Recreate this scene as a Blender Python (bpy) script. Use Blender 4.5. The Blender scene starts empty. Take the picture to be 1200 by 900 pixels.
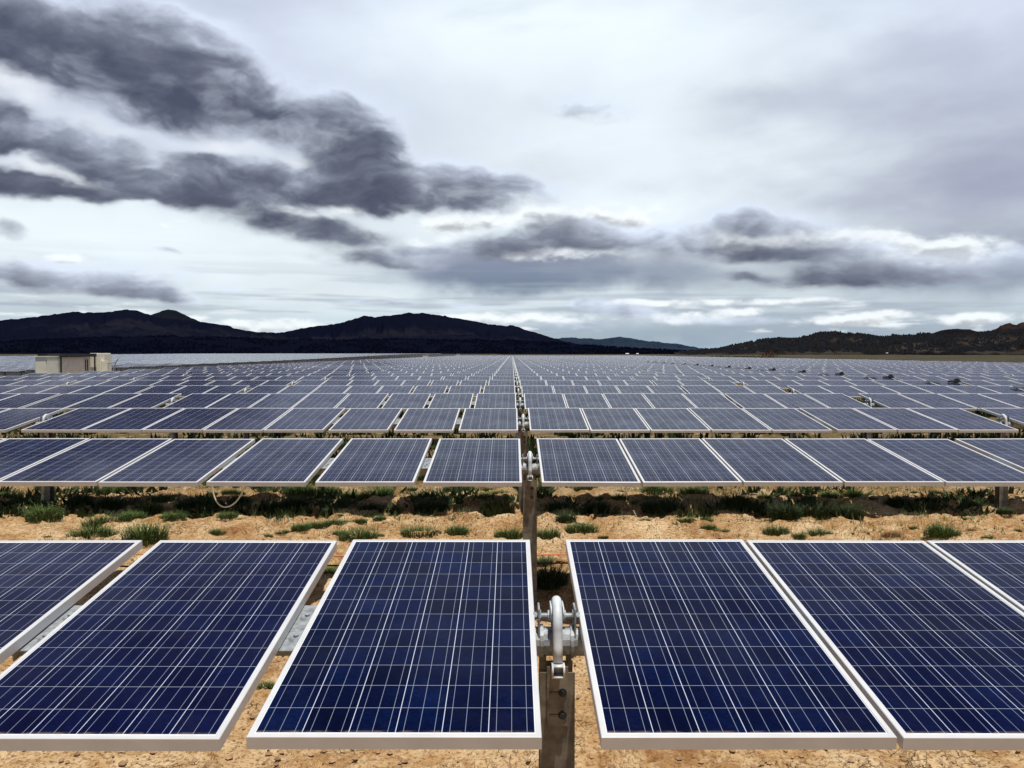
import bpy, math, random
import numpy as np
from mathutils import Vector, Matrix, Euler

random.seed(7)
rng = np.random.default_rng(7)
R = math.radians
scene = bpy.context.scene
COL = scene.collection

# ------------------------------------------------------------------ camera numbers (photo 1200 x 900)
F_PX = 1004.0
CAM_Z = 2.8
PITCH = R(2.05)

def ray(px, py):
    """world direction of a photo pixel"""
    a = (px - 600.0) / F_PX
    b = -(py - 450.0) / F_PX
    cp, sp = math.cos(PITCH), math.sin(PITCH)
    return Vector((a, cp + b * sp, -sp + b * cp))

def azel(px, py):
    d = ray(px, py).normalized()
    return math.atan2(d.x, d.y), math.asin(d.z)

def on_ground(px, py, z=0.0):
    d = ray(px, py)
    t = (z - CAM_Z) / d.z
    return d.x * t, d.y * t

# ------------------------------------------------------------------ numpy noise
def _hash(ix, iy, seed):
    h = (ix.astype(np.int64) * 374761393 + iy.astype(np.int64) * 668265263 + seed * 1442695041) & 0x7fffffff
    h = ((h ^ (h >> 13)) * 1274126177) & 0x7fffffff
    h = (h ^ (h >> 16)) & 0xffff
    return h / 65535.0

def vnoise(x, y, seed=0):
    x = np.asarray(x, float); y = np.asarray(y, float)
    ix = np.floor(x); iy = np.floor(y)
    fx = x - ix; fy = y - iy
    fx = fx * fx * fx * (fx * (fx * 6 - 15) + 10); fy = fy * fy * fy * (fy * (fy * 6 - 15) + 10)
    a = _hash(ix, iy, seed); b = _hash(ix + 1, iy, seed)
    c = _hash(ix, iy + 1, seed); d = _hash(ix + 1, iy + 1, seed)
    return (a * (1 - fx) + b * fx) * (1 - fy) + (c * (1 - fx) + d * fx) * fy

def fbm(x, y, octv=5, seed=0, gain=0.5):
    s = 0; a = 1; n = 0
    for k in range(octv):
        s = s + a * vnoise(x * 2 ** k + 17.3 * k, y * 2 ** k - 9.1 * k, seed + k); n += a; a *= gain
    return s / n

def sstep(a, b, x):
    t = np.clip((np.asarray(x, float) - a) / (b - a), 0, 1)
    return t * t * (3 - 2 * t)

# ------------------------------------------------------------------ terrain
def terrain_base(x, y):
    return 1.02 * sstep(70, 330, y) * sstep(-22, -50, x)

# ------------------------------------------------------------------ object helpers
def tag(o, label=None, cat=None, group=None, kind=None):
    if label: o['label'] = label
    if cat: o['category'] = cat
    if group: o['group'] = group
    if kind: o['kind'] = kind
    return o

def link(name, me, parent=None, loc=(0, 0, 0), rot=(0, 0, 0), mats=()):
    for m in mats: me.materials.append(m)
    o = bpy.data.objects.new(name, me)
    COL.objects.link(o)
    o.location = loc; o.rotation_euler = rot
    if parent is not None: o.parent = parent
    return o

def empty(name, loc):
    o = bpy.data.objects.new(name, None); COL.objects.link(o); o.location = loc
    o.empty_display_size = 0.2
    return o

def dup(o, parent, loc=None, rot=None):
    c = o.copy(); COL.objects.link(c); c.parent = parent
    if loc is not None: c.location = loc
    if rot is not None: c.rotation_euler = rot
    for ch in kids.get(o.name, []):
        d = ch.copy(); COL.objects.link(d); d.parent = c
    return c
kids = {}

class MB:
    def __init__(s): s.v = []; s.f = []; s.m = []; s.uv = {}
    def add(s, verts, faces, mat=0):
        n = len(s.v); s.v += [tuple(p) for p in verts]
        for f in faces: s.f.append(tuple(i + n for i in f)); s.m.append(mat)
        return s
    def box(s, x0, x1, y0, y1, z0, z1, mat=0, M=None):
        v = [(x0, y0, z0), (x1, y0, z0), (x1, y1, z0), (x0, y1, z0), (x0, y0, z1), (x1, y0, z1), (x1, y1, z1), (x0, y1, z1)]
        if M is not None: v = [M @ Vector(p) for p in v]
        return s.add(v, [(3, 2, 1, 0), (4, 5, 6, 7), (0, 1, 5, 4), (1, 2, 6, 5), (2, 3, 7, 6), (3, 0, 4, 7)], mat)
    def tube(s, pts, r, n=10, mat=0, cap=True):
        pts = [Vector(p) for p in pts]; rr = r if isinstance(r, (list, tuple)) else [r] * len(pts)
        rings = []
        t = (pts[1] - pts[0]).normalized()
        up = Vector((0, 0, 1)) if abs(t.z) < 0.9 else Vector((1, 0, 0))
        u = t.cross(up).normalized()
        for i, p in enumerate(pts):
            if i == 0: t = (pts[1] - pts[0])
            elif i == len(pts) - 1: t = pts[-1] - pts[-2]
            else: t = pts[i + 1] - pts[i - 1]
            t.normalize(); u = (u - t * u.dot(t)).normalized(); w = t.cross(u)
            rings.append([p + (u * math.cos(2 * math.pi * k / n) + w * math.sin(2 * math.pi * k / n)) * rr[i] for k in range(n)])
        v = [q for g in rings for q in g]; f = []
        for i in range(len(pts) - 1):
            for k in range(n):
                a = i * n + k; b = i * n + (k + 1) % n
                f.append((a, b, b + n, a + n))
        if cap:
            f.append(tuple(range(n - 1, -1, -1))); f.append(tuple(range((len(pts) - 1) * n, len(pts) * n)))
        return s.add(v, f, mat)
    def sweep(s, prof, path_pts, frames, mat=0):
        """closed profile (list of (a,b)) swept along points with (A,B) axis frames"""
        n = len(prof); v = []
        for p, (A, B) in zip(path_pts, frames):
            v += [Vector(p) + A * a + B * b for a, b in prof]
        f = []
        for i in range(len(path_pts) - 1):
            for k in range(n):
                f.append((i * n + k, i * n + (k + 1) % n, (i + 1) * n + (k + 1) % n, (i + 1) * n + k))
        f.append(tuple(range(n - 1, -1, -1))); f.append(tuple(range((len(path_pts) - 1) * n, len(path_pts) * n)))
        return s.add(v, f, mat)
    def mesh(s, name, smooth=False, bevel=0.0):
        me = bpy.data.meshes.new(name)
        me.from_pydata([tuple(p) for p in s.v], [], s.f)
        me.polygons.foreach_set('material_index', s.m)
        if bevel > 0:
            import bmesh
            bm = bmesh.new(); bm.from_mesh(me)
            bmesh.ops.recalc_face_normals(bm, faces=bm.faces)
            bmesh.ops.bevel(bm, geom=[e for e in bm.edges if e.is_manifold and e.calc_face_angle(0) > 0.6], offset=bevel, segments=2, affect='EDGES', clamp_overlap=True)
            bm.to_mesh(me); bm.free()
        if smooth: me.shade_smooth()
        me.update(); return me

# ------------------------------------------------------------------ material helpers
class NT:
    def __init__(s, nt): s.nt = nt; s.n = nt.nodes; s.l = nt.links
    def node(s, t, **k):
        n = s.n.new(t)
        for a, b in k.items(): setattr(n, a, b)
        return n
    def put(s, sock, v):
        if hasattr(v, 'is_linked'): s.l.new(v, sock)
        else: sock.default_value = v
    def m(s, op, a, b=None, c=None, clamp=False):
        n = s.node('ShaderNodeMath', operation=op, use_clamp=clamp); s.put(n.inputs[0], a)
        if b is not None: s.put(n.inputs[1], b)
        if c is not None: s.put(n.inputs[2], c)
        return n.outputs[0]
    def vm(s, op, a, b=None, scale=None):
        n = s.node('ShaderNodeVectorMath', operation=op); s.put(n.inputs[0], a)
        if b is not None: s.put(n.inputs[1], b)
        if scale is not None: s.put(n.inputs['Scale'], scale)
        return n.outputs['Value'] if op in ('LENGTH', 'DOT_PRODUCT', 'DISTANCE') else n.outputs[0]
    def mix(s, f, a, b, blend='MIX'):
        n = s.node('ShaderNodeMix', data_type='RGBA', blend_type=blend)
        s.put(n.inputs[0], f); s.put(n.inputs[6], a); s.put(n.inputs[7], b); return n.outputs[2]
    def rng(s, v, a, b, c=0.0, d=1.0, smooth=True):
        n = s.node('ShaderNodeMapRange', interpolation_type='SMOOTHSTEP' if smooth else 'LINEAR')
        s.put(n.inputs[0], v); s.put(n.inputs[1], a); s.put(n.inputs[2], b); s.put(n.inputs[3], c); s.put(n.inputs[4], d); return n.outputs[0]
    def noise(s, vec, scale, detail=4, rough=0.55, dist=0.0, out=0):
        n = s.node('ShaderNodeTexNoise'); s.put(n.inputs['Vector'], vec)
        n.inputs['Scale'].default_value = scale; n.inputs['Detail'].default_value = detail
        n.inputs['Roughness'].default_value = rough; n.inputs['Distortion'].default_value = dist
        return n.outputs[out]
    def ramp(s, f, stops):
        n = s.node('ShaderNodeValToRGB'); e = n.color_ramp.elements
        while len(e) < len(stops): e.new(0.5)
        for i, (p, c) in enumerate(stops): e[i].position = p; e[i].color = (*c, 1)
        s.put(n.inputs[0], f); return n.outputs[0]
    def bump(s, h, strength=0.5, dist=0.02):
        n = s.node('ShaderNodeBump'); n.inputs['Strength'].default_value = strength; n.inputs['Distance'].default_value = dist
        s.put(n.inputs['Height'], h); return n.outputs[0]

def C(*c): return (*c, 1.0)

def mat(name):
    m = bpy.data.materials.new(name); m.use_nodes = True
    t = NT(m.node_tree); b = m.node_tree.nodes['Principled BSDF']
    return m, t, b

def simple(name, col, rough=0.5, metal=0.0, var=0.12, scale=6.0, bump=0.0, spec=0.5):
    m, t, b = mat(name)
    tc = t.node('ShaderNodeTexCoord')
    n = t.noise(tc.outputs['Object'], scale, 5, 0.6)
    f = t.rng(n, 0.3, 0.7)
    lo = tuple(c * (1 - var) for c in col); hi = tuple(min(1, c * (1 + var)) for c in col)
    t.put(b.inputs['Base Color'], t.mix(f, C(*lo), C(*hi)))
    b.inputs['Roughness'].default_value = rough; b.inputs['Metallic'].default_value = metal
    b.inputs['Specular IOR Level'].default_value = spec
    if bump: t.put(b.inputs['Normal'], t.bump(t.noise(tc.outputs['Object'], scale * 6, 4), bump, 0.01))
    return m

# ---- photovoltaic glass: 6 x 12 polycrystalline cells, drawn from the panel's UV map in metres
def make_glass():
    m, t, b = mat('photovoltaic_glass')
    uv = t.node('ShaderNodeUVMap', uv_map='cells').outputs[0]
    sp = t.node('ShaderNodeSeparateXYZ'); t.put(sp.inputs[0], uv)
    u = t.m('DIVIDE', sp.outputs[0], 0.158); v = t.m('DIVIDE', sp.outputs[1], 0.158)   # cell units, from panel centre (even counts)
    du = t.m('ABSOLUTE', t.m('SUBTRACT', t.m('FRACT', u), 0.5)); dv = t.m('ABSOLUTE', t.m('SUBTRACT', t.m('FRACT', v), 0.5))
    gap_u = t.rng(du, 0.5 - 0.0092, 0.5 - 0.0076); gap_v = t.rng(dv, 0.5 - 0.0085, 0.5 - 0.0065)
    d3 = t.m('ABSOLUTE', t.m('SUBTRACT', t.m('FRACT', t.m('MULTIPLY', u, 3.0)), 0.5))
    bus = t.rng(d3, 0.020, 0.014)
    inside = t.m('MULTIPLY', t.m('LESS_THAN', t.m('ABSOLUTE', u), 3.0), t.m('LESS_THAN', t.m('ABSOLUTE', v), 6.0))
    # cell tint, one per cell, plus crystal grain
    oi = t.node('ShaderNodeObjectInfo')
    cid = t.node('ShaderNodeCombineXYZ'); t.put(cid.inputs[0], t.m('FLOOR', u)); t.put(cid.inputs[1], t.m('FLOOR', v)); t.put(cid.inputs[2], t.m('MULTIPLY', oi.outputs['Random'], 91.0))
    wn = t.node('ShaderNodeTexWhiteNoise', noise_dimensions='3D'); t.put(wn.inputs[0], cid.outputs[0])
    vo = t.node('ShaderNodeTexVoronoi'); t.put(vo.inputs['Vector'], uv); vo.inputs['Scale'].default_value = 70.0
    grain = t.node('ShaderNodeSeparateColor'); t.put(grain.inputs[0], vo.outputs['Color'])
    patch = t.rng(t.noise(t.vm('ADD', uv, t.vm('SCALE', cid.outputs[0], scale=0.02)), 2.2, 4, 0.6), 0.3, 0.72)
    k = t.m('ADD', t.m('MULTIPLY', wn.outputs['Value'], 0.34), t.m('ADD', t.m('MULTIPLY', grain.outputs[0], 0.34), t.m('MULTIPLY', patch, 0.32)))
    cell = t.ramp(k, [(0.0, (0.0005, 0.0009, 0.008)), (0.45, (0.0007, 0.0024, 0.020)), (1.0, (0.0009, 0.0070, 0.046))])
    pid = t.m('ADD', oi.outputs['Random'], 0.0)
    cell = t.mix(t.m('MULTIPLY', pid, 0.5), cell, C(0.0040, 0.0020, 0.026))
    col = t.mix(t.m('MULTIPLY', bus, 0.85), cell, C(0.22, 0.25, 0.33))
    col = t.mix(t.m('MAXIMUM', t.m('MULTIPLY', gap_u, 0.95), t.m('MULTIPLY', gap_v, 0.55)), col, C(0.46, 0.50, 0.58))
    col = t.mix(inside, C(0.70, 0.72, 0.74), col)
    # thin dust, heavier along the low edge of the panel
    tc = t.node('ShaderNodeTexCoord')
    dn = t.noise(tc.outputs['Object'], 3.0, 6, 0.65)
    low = t.rng(sp.outputs[1], -0.93, -0.955)
    d = t.m('ADD', t.m('MULTIPLY', t.rng(dn, 0.45, 0.85), 0.012), t.m('MULTIPLY', low, t.rng(t.noise(tc.outputs['Object'], 22.0, 4), 0.35, 0.7, 0, 0.55)))
    col = t.mix(d, col, C(0.42, 0.34, 0.25))
    # anti-reflective textured glass: a diffuse cell under a weakened Fresnel sheen
    df = t.node('ShaderNodeBsdfDiffuse'); t.put(df.inputs['Color'], col)
    gl = t.node('ShaderNodeBsdfGlossy'); t.put(gl.inputs['Roughness'], t.rng(dn, 0.3, 0.8, 0.05, 0.15)); gl.inputs['Color'].default_value = (0.95, 0.96, 1, 1)
    fr = t.node('ShaderNodeFresnel'); fr.inputs['IOR'].default_value = 1.25
    smear = t.rng(t.noise(tc.outputs['Object'], 1.6, 6, 0.6, 0.6), 0.3, 0.75, 0.46, 0.80)
    ms = t.node('ShaderNodeMixShader'); t.put(ms.inputs[0], t.m('MULTIPLY', fr.outputs[0], smear)); t.put(ms.inputs[1], df.outputs[0]); t.put(ms.inputs[2], gl.outputs[0])
    out = [q for q in m.node_tree.nodes if q.type == 'OUTPUT_MATERIAL'][0]; t.put(out.inputs['Surface'], ms.outputs[0])
    m.node_tree.nodes.remove(b)
    return m

def make_soil():
    m, t, b = mat('desert_soil')
    g = t.node('ShaderNodeNewGeometry').outputs['Position']
    sp = t.node('ShaderNodeSeparateXYZ'); t.put(sp.inputs[0], g)
    n1 = t.noise(g, 1.1, 8, 0.66); n2 = t.noise(g, 7.0, 6, 0.65); n3 = t.noise(g, 34.0, 4, 0.6)
    col = t.ramp(n1, [(0.30, (0.22, 0.098, 0.034)), (0.47, (0.40, 0.240, 0.105)), (0.64, (0.62, 0.46, 0.27))])
    col = t.mix(t.rng(n2, 0.46, 0.64, 0.0, 0.55), col, C(0.60, 0.45, 0.27))
    col = t.mix(t.rng(n3, 0.52, 0.38, 0.0, 0.65), col, C(0.15, 0.066, 0.026))
    vo = t.node('ShaderNodeTexVoronoi', feature='DISTANCE_TO_EDGE'); vo.inputs['Scale'].default_value = 9.0
    t.put(vo.inputs['Vector'], t.vm('ADD', g, t.vm('SCALE', t.noise(g, 6.0, 3, out=1), scale=0.18)))
    crack = t.rng(vo.outputs[0], 0.03, 0.0)
    crack = t.m('MULTIPLY', crack, t.rng(t.noise(g, 1.3, 3), 0.50, 0.68))
    col = t.mix(t.m('MULTIPLY', crack, 0.35), col, C(0.12, 0.06, 0.03))
    crumb = t.m('MULTIPLY', t.rng(t.noise(g, 15.0, 5, 0.7), 0.56, 0.66), t.rng(t.noise(g, 0.7, 4, 0.6), 0.42, 0.62))
    col = t.mix(t.m('MULTIPLY', crumb, 0.6), col, C(0.12, 0.052, 0.022))
    weedy = t.m('MULTIPLY', t.rng(sp.outputs[1], 15.5, 19.5), t.rng(t.noise(g, 1.6, 6, 0.7), 0.32, 0.50))
    weedc = t.mix(t.rng(n2, 0.4, 0.6), C(0.035, 0.045, 0.016), C(0.11, 0.075, 0.036))
    col = t.mix(t.m('MULTIPLY', weedy, 0.88), col, weedc)
    # dry grassland away from the graded array
    ax = t.m('ABSOLUTE', t.m('SUBTRACT', sp.outputs[0], -28.0))
    far = t.m('MAXIMUM', t.rng(ax, 88.0, 102.0), t.rng(sp.outputs[1], 455.0, 520.0))
    gn = t.noise(g, 0.035, 8, 0.7)
    dry = t.ramp(gn, [(0.32, (0.020, 0.020, 0.010)), (0.5, (0.040, 0.035, 0.018)), (0.68, (0.085, 0.065, 0.036))])
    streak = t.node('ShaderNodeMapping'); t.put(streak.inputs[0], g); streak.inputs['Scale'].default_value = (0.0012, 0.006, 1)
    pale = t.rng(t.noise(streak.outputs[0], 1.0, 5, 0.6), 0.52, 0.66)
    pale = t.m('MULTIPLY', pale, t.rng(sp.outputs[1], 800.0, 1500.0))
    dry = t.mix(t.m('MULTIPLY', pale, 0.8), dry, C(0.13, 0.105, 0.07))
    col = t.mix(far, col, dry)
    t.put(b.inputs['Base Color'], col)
    b.inputs['Roughness'].default_value = 0.95; b.inputs['Specular IOR Level'].default_value = 0.1
    h = t.m('ADD', t.m('MULTIPLY', n2, 0.8), t.m('ADD', t.m('MULTIPLY', n3, 0.35), t.m('MULTIPLY', crack, -0.5)))
    t.put(b.inputs['Normal'], t.bump(h, 1.0, 0.09))
    return m

def make_mountain(name, dark, mid, pale, scale, pale_amt, spots=0.0):
    m, t, b = mat(name)
    g = t.node('ShaderNodeNewGeometry'); p = g.outputs['Position']
    st = t.node('ShaderNodeMapping'); t.put(st.inputs[0], p); st.inputs['Scale'].default_value = (1, 1, 3)
    n1 = t.noise(st.outputs[0], scale, 8, 0.62); n2 = t.noise(p, scale * 9, 5, 0.65)
    col = t.mix(t.rng(n1, 0.35, 0.65), C(*dark), C(*mid))
    col = t.mix(t.m('MULTIPLY', t.rng(n2, 0.5, 0.72), 0.5), col, C(*mid))
    at = t.node('ShaderNodeAttribute', attribute_name='bare')
    col = t.mix(t.m('MULTIPLY', at.outputs['Fac'], t.m('MULTIPLY', t.rng(n2, 0.32, 0.6), pale_amt)), col, C(*pale))
    if spots:
        col = t.mix(t.m('MULTIPLY', t.rng(t.noise(p, scale * 22, 2), 0.62, 0.70), spots), col, C(*pale))
    t.put(b.inputs['Base Color'], col)
    b.inputs['Roughness'].default_value = 1.0; b.inputs['Specular IOR Level'].default_value = 0.0
    return m

def make_leaf(name, c0, c1, dry):
    m, t, b = mat(name)
    oi = t.node('ShaderNodeObjectInfo'); tc = t.node('ShaderNodeTexCoord')
    n = t.noise(tc.outputs['Object'], 18.0, 3)
    col = t.mix(t.rng(n, 0.35, 0.65), C(*c0), C(*c1))
    col = t.mix(t.m('MULTIPLY', t.rng(t.noise(tc.outputs['Object'], 45.0, 2), 0.5, 0.7), t.m('MULTIPLY', oi.outputs['Random'], 0.6)), col, C(*dry))
    t.put(b.inputs['Base Color'], col)
    b.inputs['Roughness'].default_value = 0.75; b.inputs['Specular IOR Level'].default_value = 0.2
    return m

M_GLASS = make_glass()
M_ALU = simple('anodised_aluminium', (0.60, 0.60, 0.60), 0.45, 0.25, 0.05, 5.0)
M_GALV = simple('galvanised_steel', (0.24, 0.26, 0.275), 0.55, 0.2, 0.35, 22.0, 0.08)
M_ARCH = simple('zinc_grey_casting', (0.52, 0.55, 0.57), 0.6, 0.1, 0.15, 14.0, 0.05)
M_POST = simple('weathered_steel_post', (0.155, 0.138, 0.112), 0.6, 0.15, 0.45, 9.0, 0.1)
M_DARKSTEEL = simple('dark_steel', (0.018, 0.018, 0.02), 0.6, 0.3, 0.3, 12.0)
M_BACK = simple('panel_backsheet', (0.62, 0.62, 0.62), 0.6)
M_CABLE_O = simple('orange_cable_jacket', (0.62, 0.20, 0.08), 0.6)
M_CABLE_K = simple('black_cable_jacket', (0.02, 0.02, 0.02), 0.6)
M_CABLE_W = simple('pale_cable_jacket', (0.70, 0.68, 0.60), 0.6)
M_SOIL = make_soil()
M_CREAM = simple('cream_enclosure_paint', (0.82, 0.75, 0.59), 0.5, 0, 0.06, 3.0)
M_PINK = simple('beige_wall_paint', (0.80, 0.63, 0.49), 0.6, 0, 0.10, 2.0)
M_ROOF = simple('dark_roof_sheet', (0.014, 0.013, 0.014), 0.7, 0, 0.2, 2.0)
M_CONC = simple('concrete', (0.32, 0.31, 0.29), 0.9, 0, 0.15, 3.0)
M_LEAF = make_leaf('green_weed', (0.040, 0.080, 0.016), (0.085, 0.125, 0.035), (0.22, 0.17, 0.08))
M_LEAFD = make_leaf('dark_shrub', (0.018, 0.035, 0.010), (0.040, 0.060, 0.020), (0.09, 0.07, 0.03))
M_DRY = make_leaf('dry_weed', (0.20, 0.11, 0.045), (0.30, 0.19, 0.09), (0.34, 0.25, 0.14))
M_TWIG = simple('twig', (0.10, 0.065, 0.04), 0.9)

# ------------------------------------------------------------------ ground: one sheet to the horizon
def axis(fine0, fine1, step, out0, out1, grow=1.22):
    a = list(np.arange(fine0, fine1 + step * 0.5, step))
    lo = []; s = step; x = fine0
    while x > out0: s = min(s * grow, 900); x -= s; lo.append(x)
    hi = []; s = step; x = a[-1]
    while x < out1: s = min(s * grow, 900); x += s; hi.append(x)
    return np.array(lo[::-1] + a + hi)

def ground_h(X, Y):
    near = sstep(30, 20, Y) * sstep(24, 15, np.abs(X))
    z = terrain_base(X, Y)
    rel = 0.10 * (fbm(X * 0.55, Y * 0.8, 4, 3) - 0.5) + 0.075 * (fbm(X * 2.1, Y * 2.6, 4, 11) - 0.5)
    clod = np.clip(fbm(X * 5.0, Y * 5.5, 4, 29) - 0.46, 0, 1) * 0.26
    berm = 0.10 * np.exp(-((Y - 13.7 - 0.35 * (fbm(X * 0.5, X * 0, 2, 5) - 0.5)) / 0.45) ** 2) * sstep(0.36, 0.62, fbm(X * 0.9, Y * 0.2, 3, 41))
    return z + near * (rel + clod + berm)

gx = axis(-11.5, 11.5, 0.05, -16000, 16000)
gy = axis(3.0, 19.5, 0.05, -60, 22000)
X, Y = np.meshgrid(gx, gy)
Z = ground_h(X, Y)
nx, ny = len(gx), len(gy)
co = np.stack([X, Y, Z], -1).reshape(-1, 3)
idx = np.arange(nx * ny).reshape(ny, nx)
quads = np.stack([idx[:-1, :-1], idx[:-1, 1:], idx[1:, 1:], idx[1:, :-1]], -1).reshape(-1, 4)
def np_mesh(name, co, quads, smooth=True):
    me = bpy.data.meshes.new(name)
    k = quads.shape[1]
    me.vertices.add(len(co)); me.vertices.foreach_set('co', co.astype(np.float32).ravel())
    me.loops.add(len(quads) * k); me.loops.foreach_set('vertex_index', quads.astype(np.int32).ravel())
    me.polygons.add(len(quads)); me.polygons.foreach_set('loop_start', np.arange(0, len(quads) * k, k, dtype=np.int32))
    me.update(calc_edges=True); me.validate()
    if smooth: me.shade_smooth()
    return me
ground = link('ground', np_mesh('ground', co, quads), mats=[M_SOIL]); ground['kind'] = 'structure'
def gz(x, y): return float(ground_h(np.array([x]), np.array([y]))[0])

# loose clods and pebbles lying on the soil: nobody could count them
mb_v = []; mb_f = []
ico = [(0, 0, 1), (0.9, 0, 0.3), (0.28, 0.85, 0.35), (-0.72, 0.53, 0.25), (-0.72, -0.53, 0.3), (0.28, -0.85, 0.25), (0, 0, -0.6)]
icf = [(0, 1, 2), (0, 2, 3), (0, 3, 4), (0, 4, 5), (0, 5, 1), (6, 2, 1), (6, 3, 2), (6, 4, 3), (6, 5, 4), (6, 1, 5)]
N = 9000
ys = np.concatenate([rng.uniform(4.8, 9.5, N // 2), rng.uniform(11, 19, N // 2)]); xs = rng.uniform(-1, 1, N) * (ys * 0.62 + 0.6)
keep = fbm(xs * 0.8, ys * 0.9, 3, 77) > 0.42
xs, ys = xs[keep], ys[keep]; zs = ground_h(xs, ys)
for x, y, z in zip(xs, ys, zs):
    s = 0.007 + 0.026 * rng.random() ** 4 + (0.004 if y > 10 else 0); a = rng.random() * 6.28; n = len(mb_v)
    for p in ico:
        q = np.array(p) * (s * (0.75 + 0.5 * rng.random())); q[2] *= 0.85
        mb_v.append((x + q[0] * math.cos(a) - q[1] * math.sin(a), y + q[0] * math.sin(a) + q[1] * math.cos(a), z + q[2] + s * 0.2))
    mb_f += [tuple(i + n for i in f) for f in icf]
me = bpy.data.meshes.new('gravel'); me.from_pydata(mb_v, [], mb_f)
tag(link('gravel', me, mats=[simple('soil_clod', (0.27, 0.165, 0.085), 0.95, 0, 0.45, 9.0)]), 'small clods and pebbles scattered over the bare orange soil', 'gravel', kind='stuff')

# ------------------------------------------------------------------ solar trackers
TILT = R(7.16); ZC = CAM_Z - 1.167; Y0 = 3.80; PITCH_ROW = 5.72
PW, PL, PT = 0.992, 1.956, 0.046
LIP = 0.020
def set_uv(me, fn):
    uvl = me.uv_layers.new(name='cells')
    for p in me.polygons:
        for li in p.loop_indices: uvl.data[li].uv = fn(me.vertices[me.loops[li].vertex_index].co)

def panel_meshes():
    g = MB(); w, l = PW / 2 - LIP + 0.002, PL / 2 - LIP + 0.002
    g.box(-w, w, -l, l, -0.009, -0.003)
    gm = g.mesh('solar_panel'); gm.materials.append(M_GLASS); gm.materials.append(M_BACK)
    for p in gm.polygons:
        if p.normal.z < 0.5: p.material_index = 1
    set_uv(gm, lambda c: (c.x, c.y))
    f = MB(); W, L = PW / 2, PL / 2; c = 0.0025
    # frame as four mitred bars with a top lip, outer wall and bottom flange
    prof = [(0, -c), (c, 0), (LIP, 0), (LIP, -0.003), (0.004, -0.003 - 0.0005), (0.004, -PT + 0.002), (0.024, -PT + 0.002), (0.024, -PT), (0, -PT)]
    n = len(prof); v = []
    for sx, sy in ((-1, -1), (1, -1), (1, 1), (-1, 1)):
        for a, z in prof: v.append((sx * (W - a), sy * (L - a), z))
    faces = []
    for s in range(4):
        for k in range(n):
            faces.append((s * n + k, ((s + 1) % 4) * n + k, ((s + 1) % 4) * n + (k + 1) % n, s * n + (k + 1) % n))
    f.add(v, faces)
    fm = f.mesh('panel_frame'); fm.materials.append(M_ALU)
    import bmesh
    bm = bmesh.new(); bm.from_mesh(fm); bmesh.ops.recalc_face_normals(bm, faces=bm.faces); bm.to_mesh(fm); bm.free()
    return gm, fm
GLASS_ME, FRAME_ME = panel_meshes()

def add_lite_panel(V, Fc, MI, UV, x, zc, tilt, y=0.0):
    """a panel with frame and glass in a dozen vertices, for rows far off"""
    ct, st = math.cos(tilt), math.sin(tilt); n = len(V)
    W, L = PW / 2, PL / 2; w, l = W - LIP * 1.1, L - LIP * 1.1
    def P(a, b, c): V.append((x + a, y + b * ct - c * st, zc + b * st + c * ct)); UV.append((a, b))
    for a, b in ((-W, -L), (W, -L), (W, L), (-W, L)): P(a, b, 0)
    for a, b in ((-w, -l), (w, -l), (w, l), (-w, l)): P(a, b, 0)
    for a, b in ((-W, -L), (W, -L), (W, L), (-W, L)): P(a, b, -PT)
    for f, mi in (((4, 5, 6, 7), 0), ((0, 1, 5, 4), 1), ((1, 2, 6, 5), 1), ((2, 3, 7, 6), 1), ((3, 0, 4, 7), 1),
                  ((8, 9, 1, 0), 1), ((9, 10, 2, 1), 1), ((10, 11, 3, 2), 1), ((11, 8, 0, 3), 1), ((11, 10, 9, 8), 2)):
        Fc.append(tuple(i + n for i in f)); MI.append(mi)

def lite_mesh(name, V, Fc, MI, UV):
    me = bpy.data.meshes.new(name); me.from_pydata(V, [], Fc)
    me.polygons.foreach_set('material_index', MI)
    uvl = me.uv_layers.new(name='cells')
    vi = np.zeros(len(me.loops), dtype=np.int32); me.loops.foreach_get('vertex_index', vi)
    uvl.data.foreach_set('uv', np.array(UV, dtype=np.float32)[vi].ravel())
    for m in (M_GLASS, M_ALU, M_BACK, M_POST, M_GALV): me.materials.append(m)
    return me
V, Fc, MI, UV = [], [], [], []
add_lite_panel(V, Fc, MI, UV, 0, 0, 0); LITE_ME = lite_mesh('solar_panel_plain', V, Fc, MI, UV)

GAPS = [-25.25, -16.8, -8.3, 0.2, 8.75, 17.15, 25.6, 34.05, 42.5, 50.95, 59.4]      # bearings (17.15 is the drive)
BEARINGS = [g for g in GAPS[1:-1] if g != 17.15]
def table_panels(i):
    a, b = GAPS[i] + 0.1, GAPS[i + 1] - 0.1
    if i == 2: gaps = [0.02, 0.02, 0.02, 0.024, 0.09, 0.10, 0.09]
    elif i == 3: gaps = [0.022, 0.020, 0.024, 0.022, 0.09, 0.024, 0.024]
    else: gaps = [0.026, 0.03, 0.024, 0.03, 0.07, 0.03, 0.026]
    slack = (b - a) - 8 * PW - sum(gaps); x = a + (0 if i == 3 else slack if i == 2 else slack / 2); out = []
    for j in range(8):
        out.append(x + PW / 2); x += PW + (gaps[j] if j < 7 else 0)
    return out, gaps
PANEL_X = []; JOINT_X = []
for i in range(len(GAPS) - 1):
    xs_, gs_ = table_panels(i); PANEL_X += xs_
    JOINT_X += [(xs_[j] + PW / 2 + gs_[j] / 2, gs_[j]) for j in range(7)]

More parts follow.
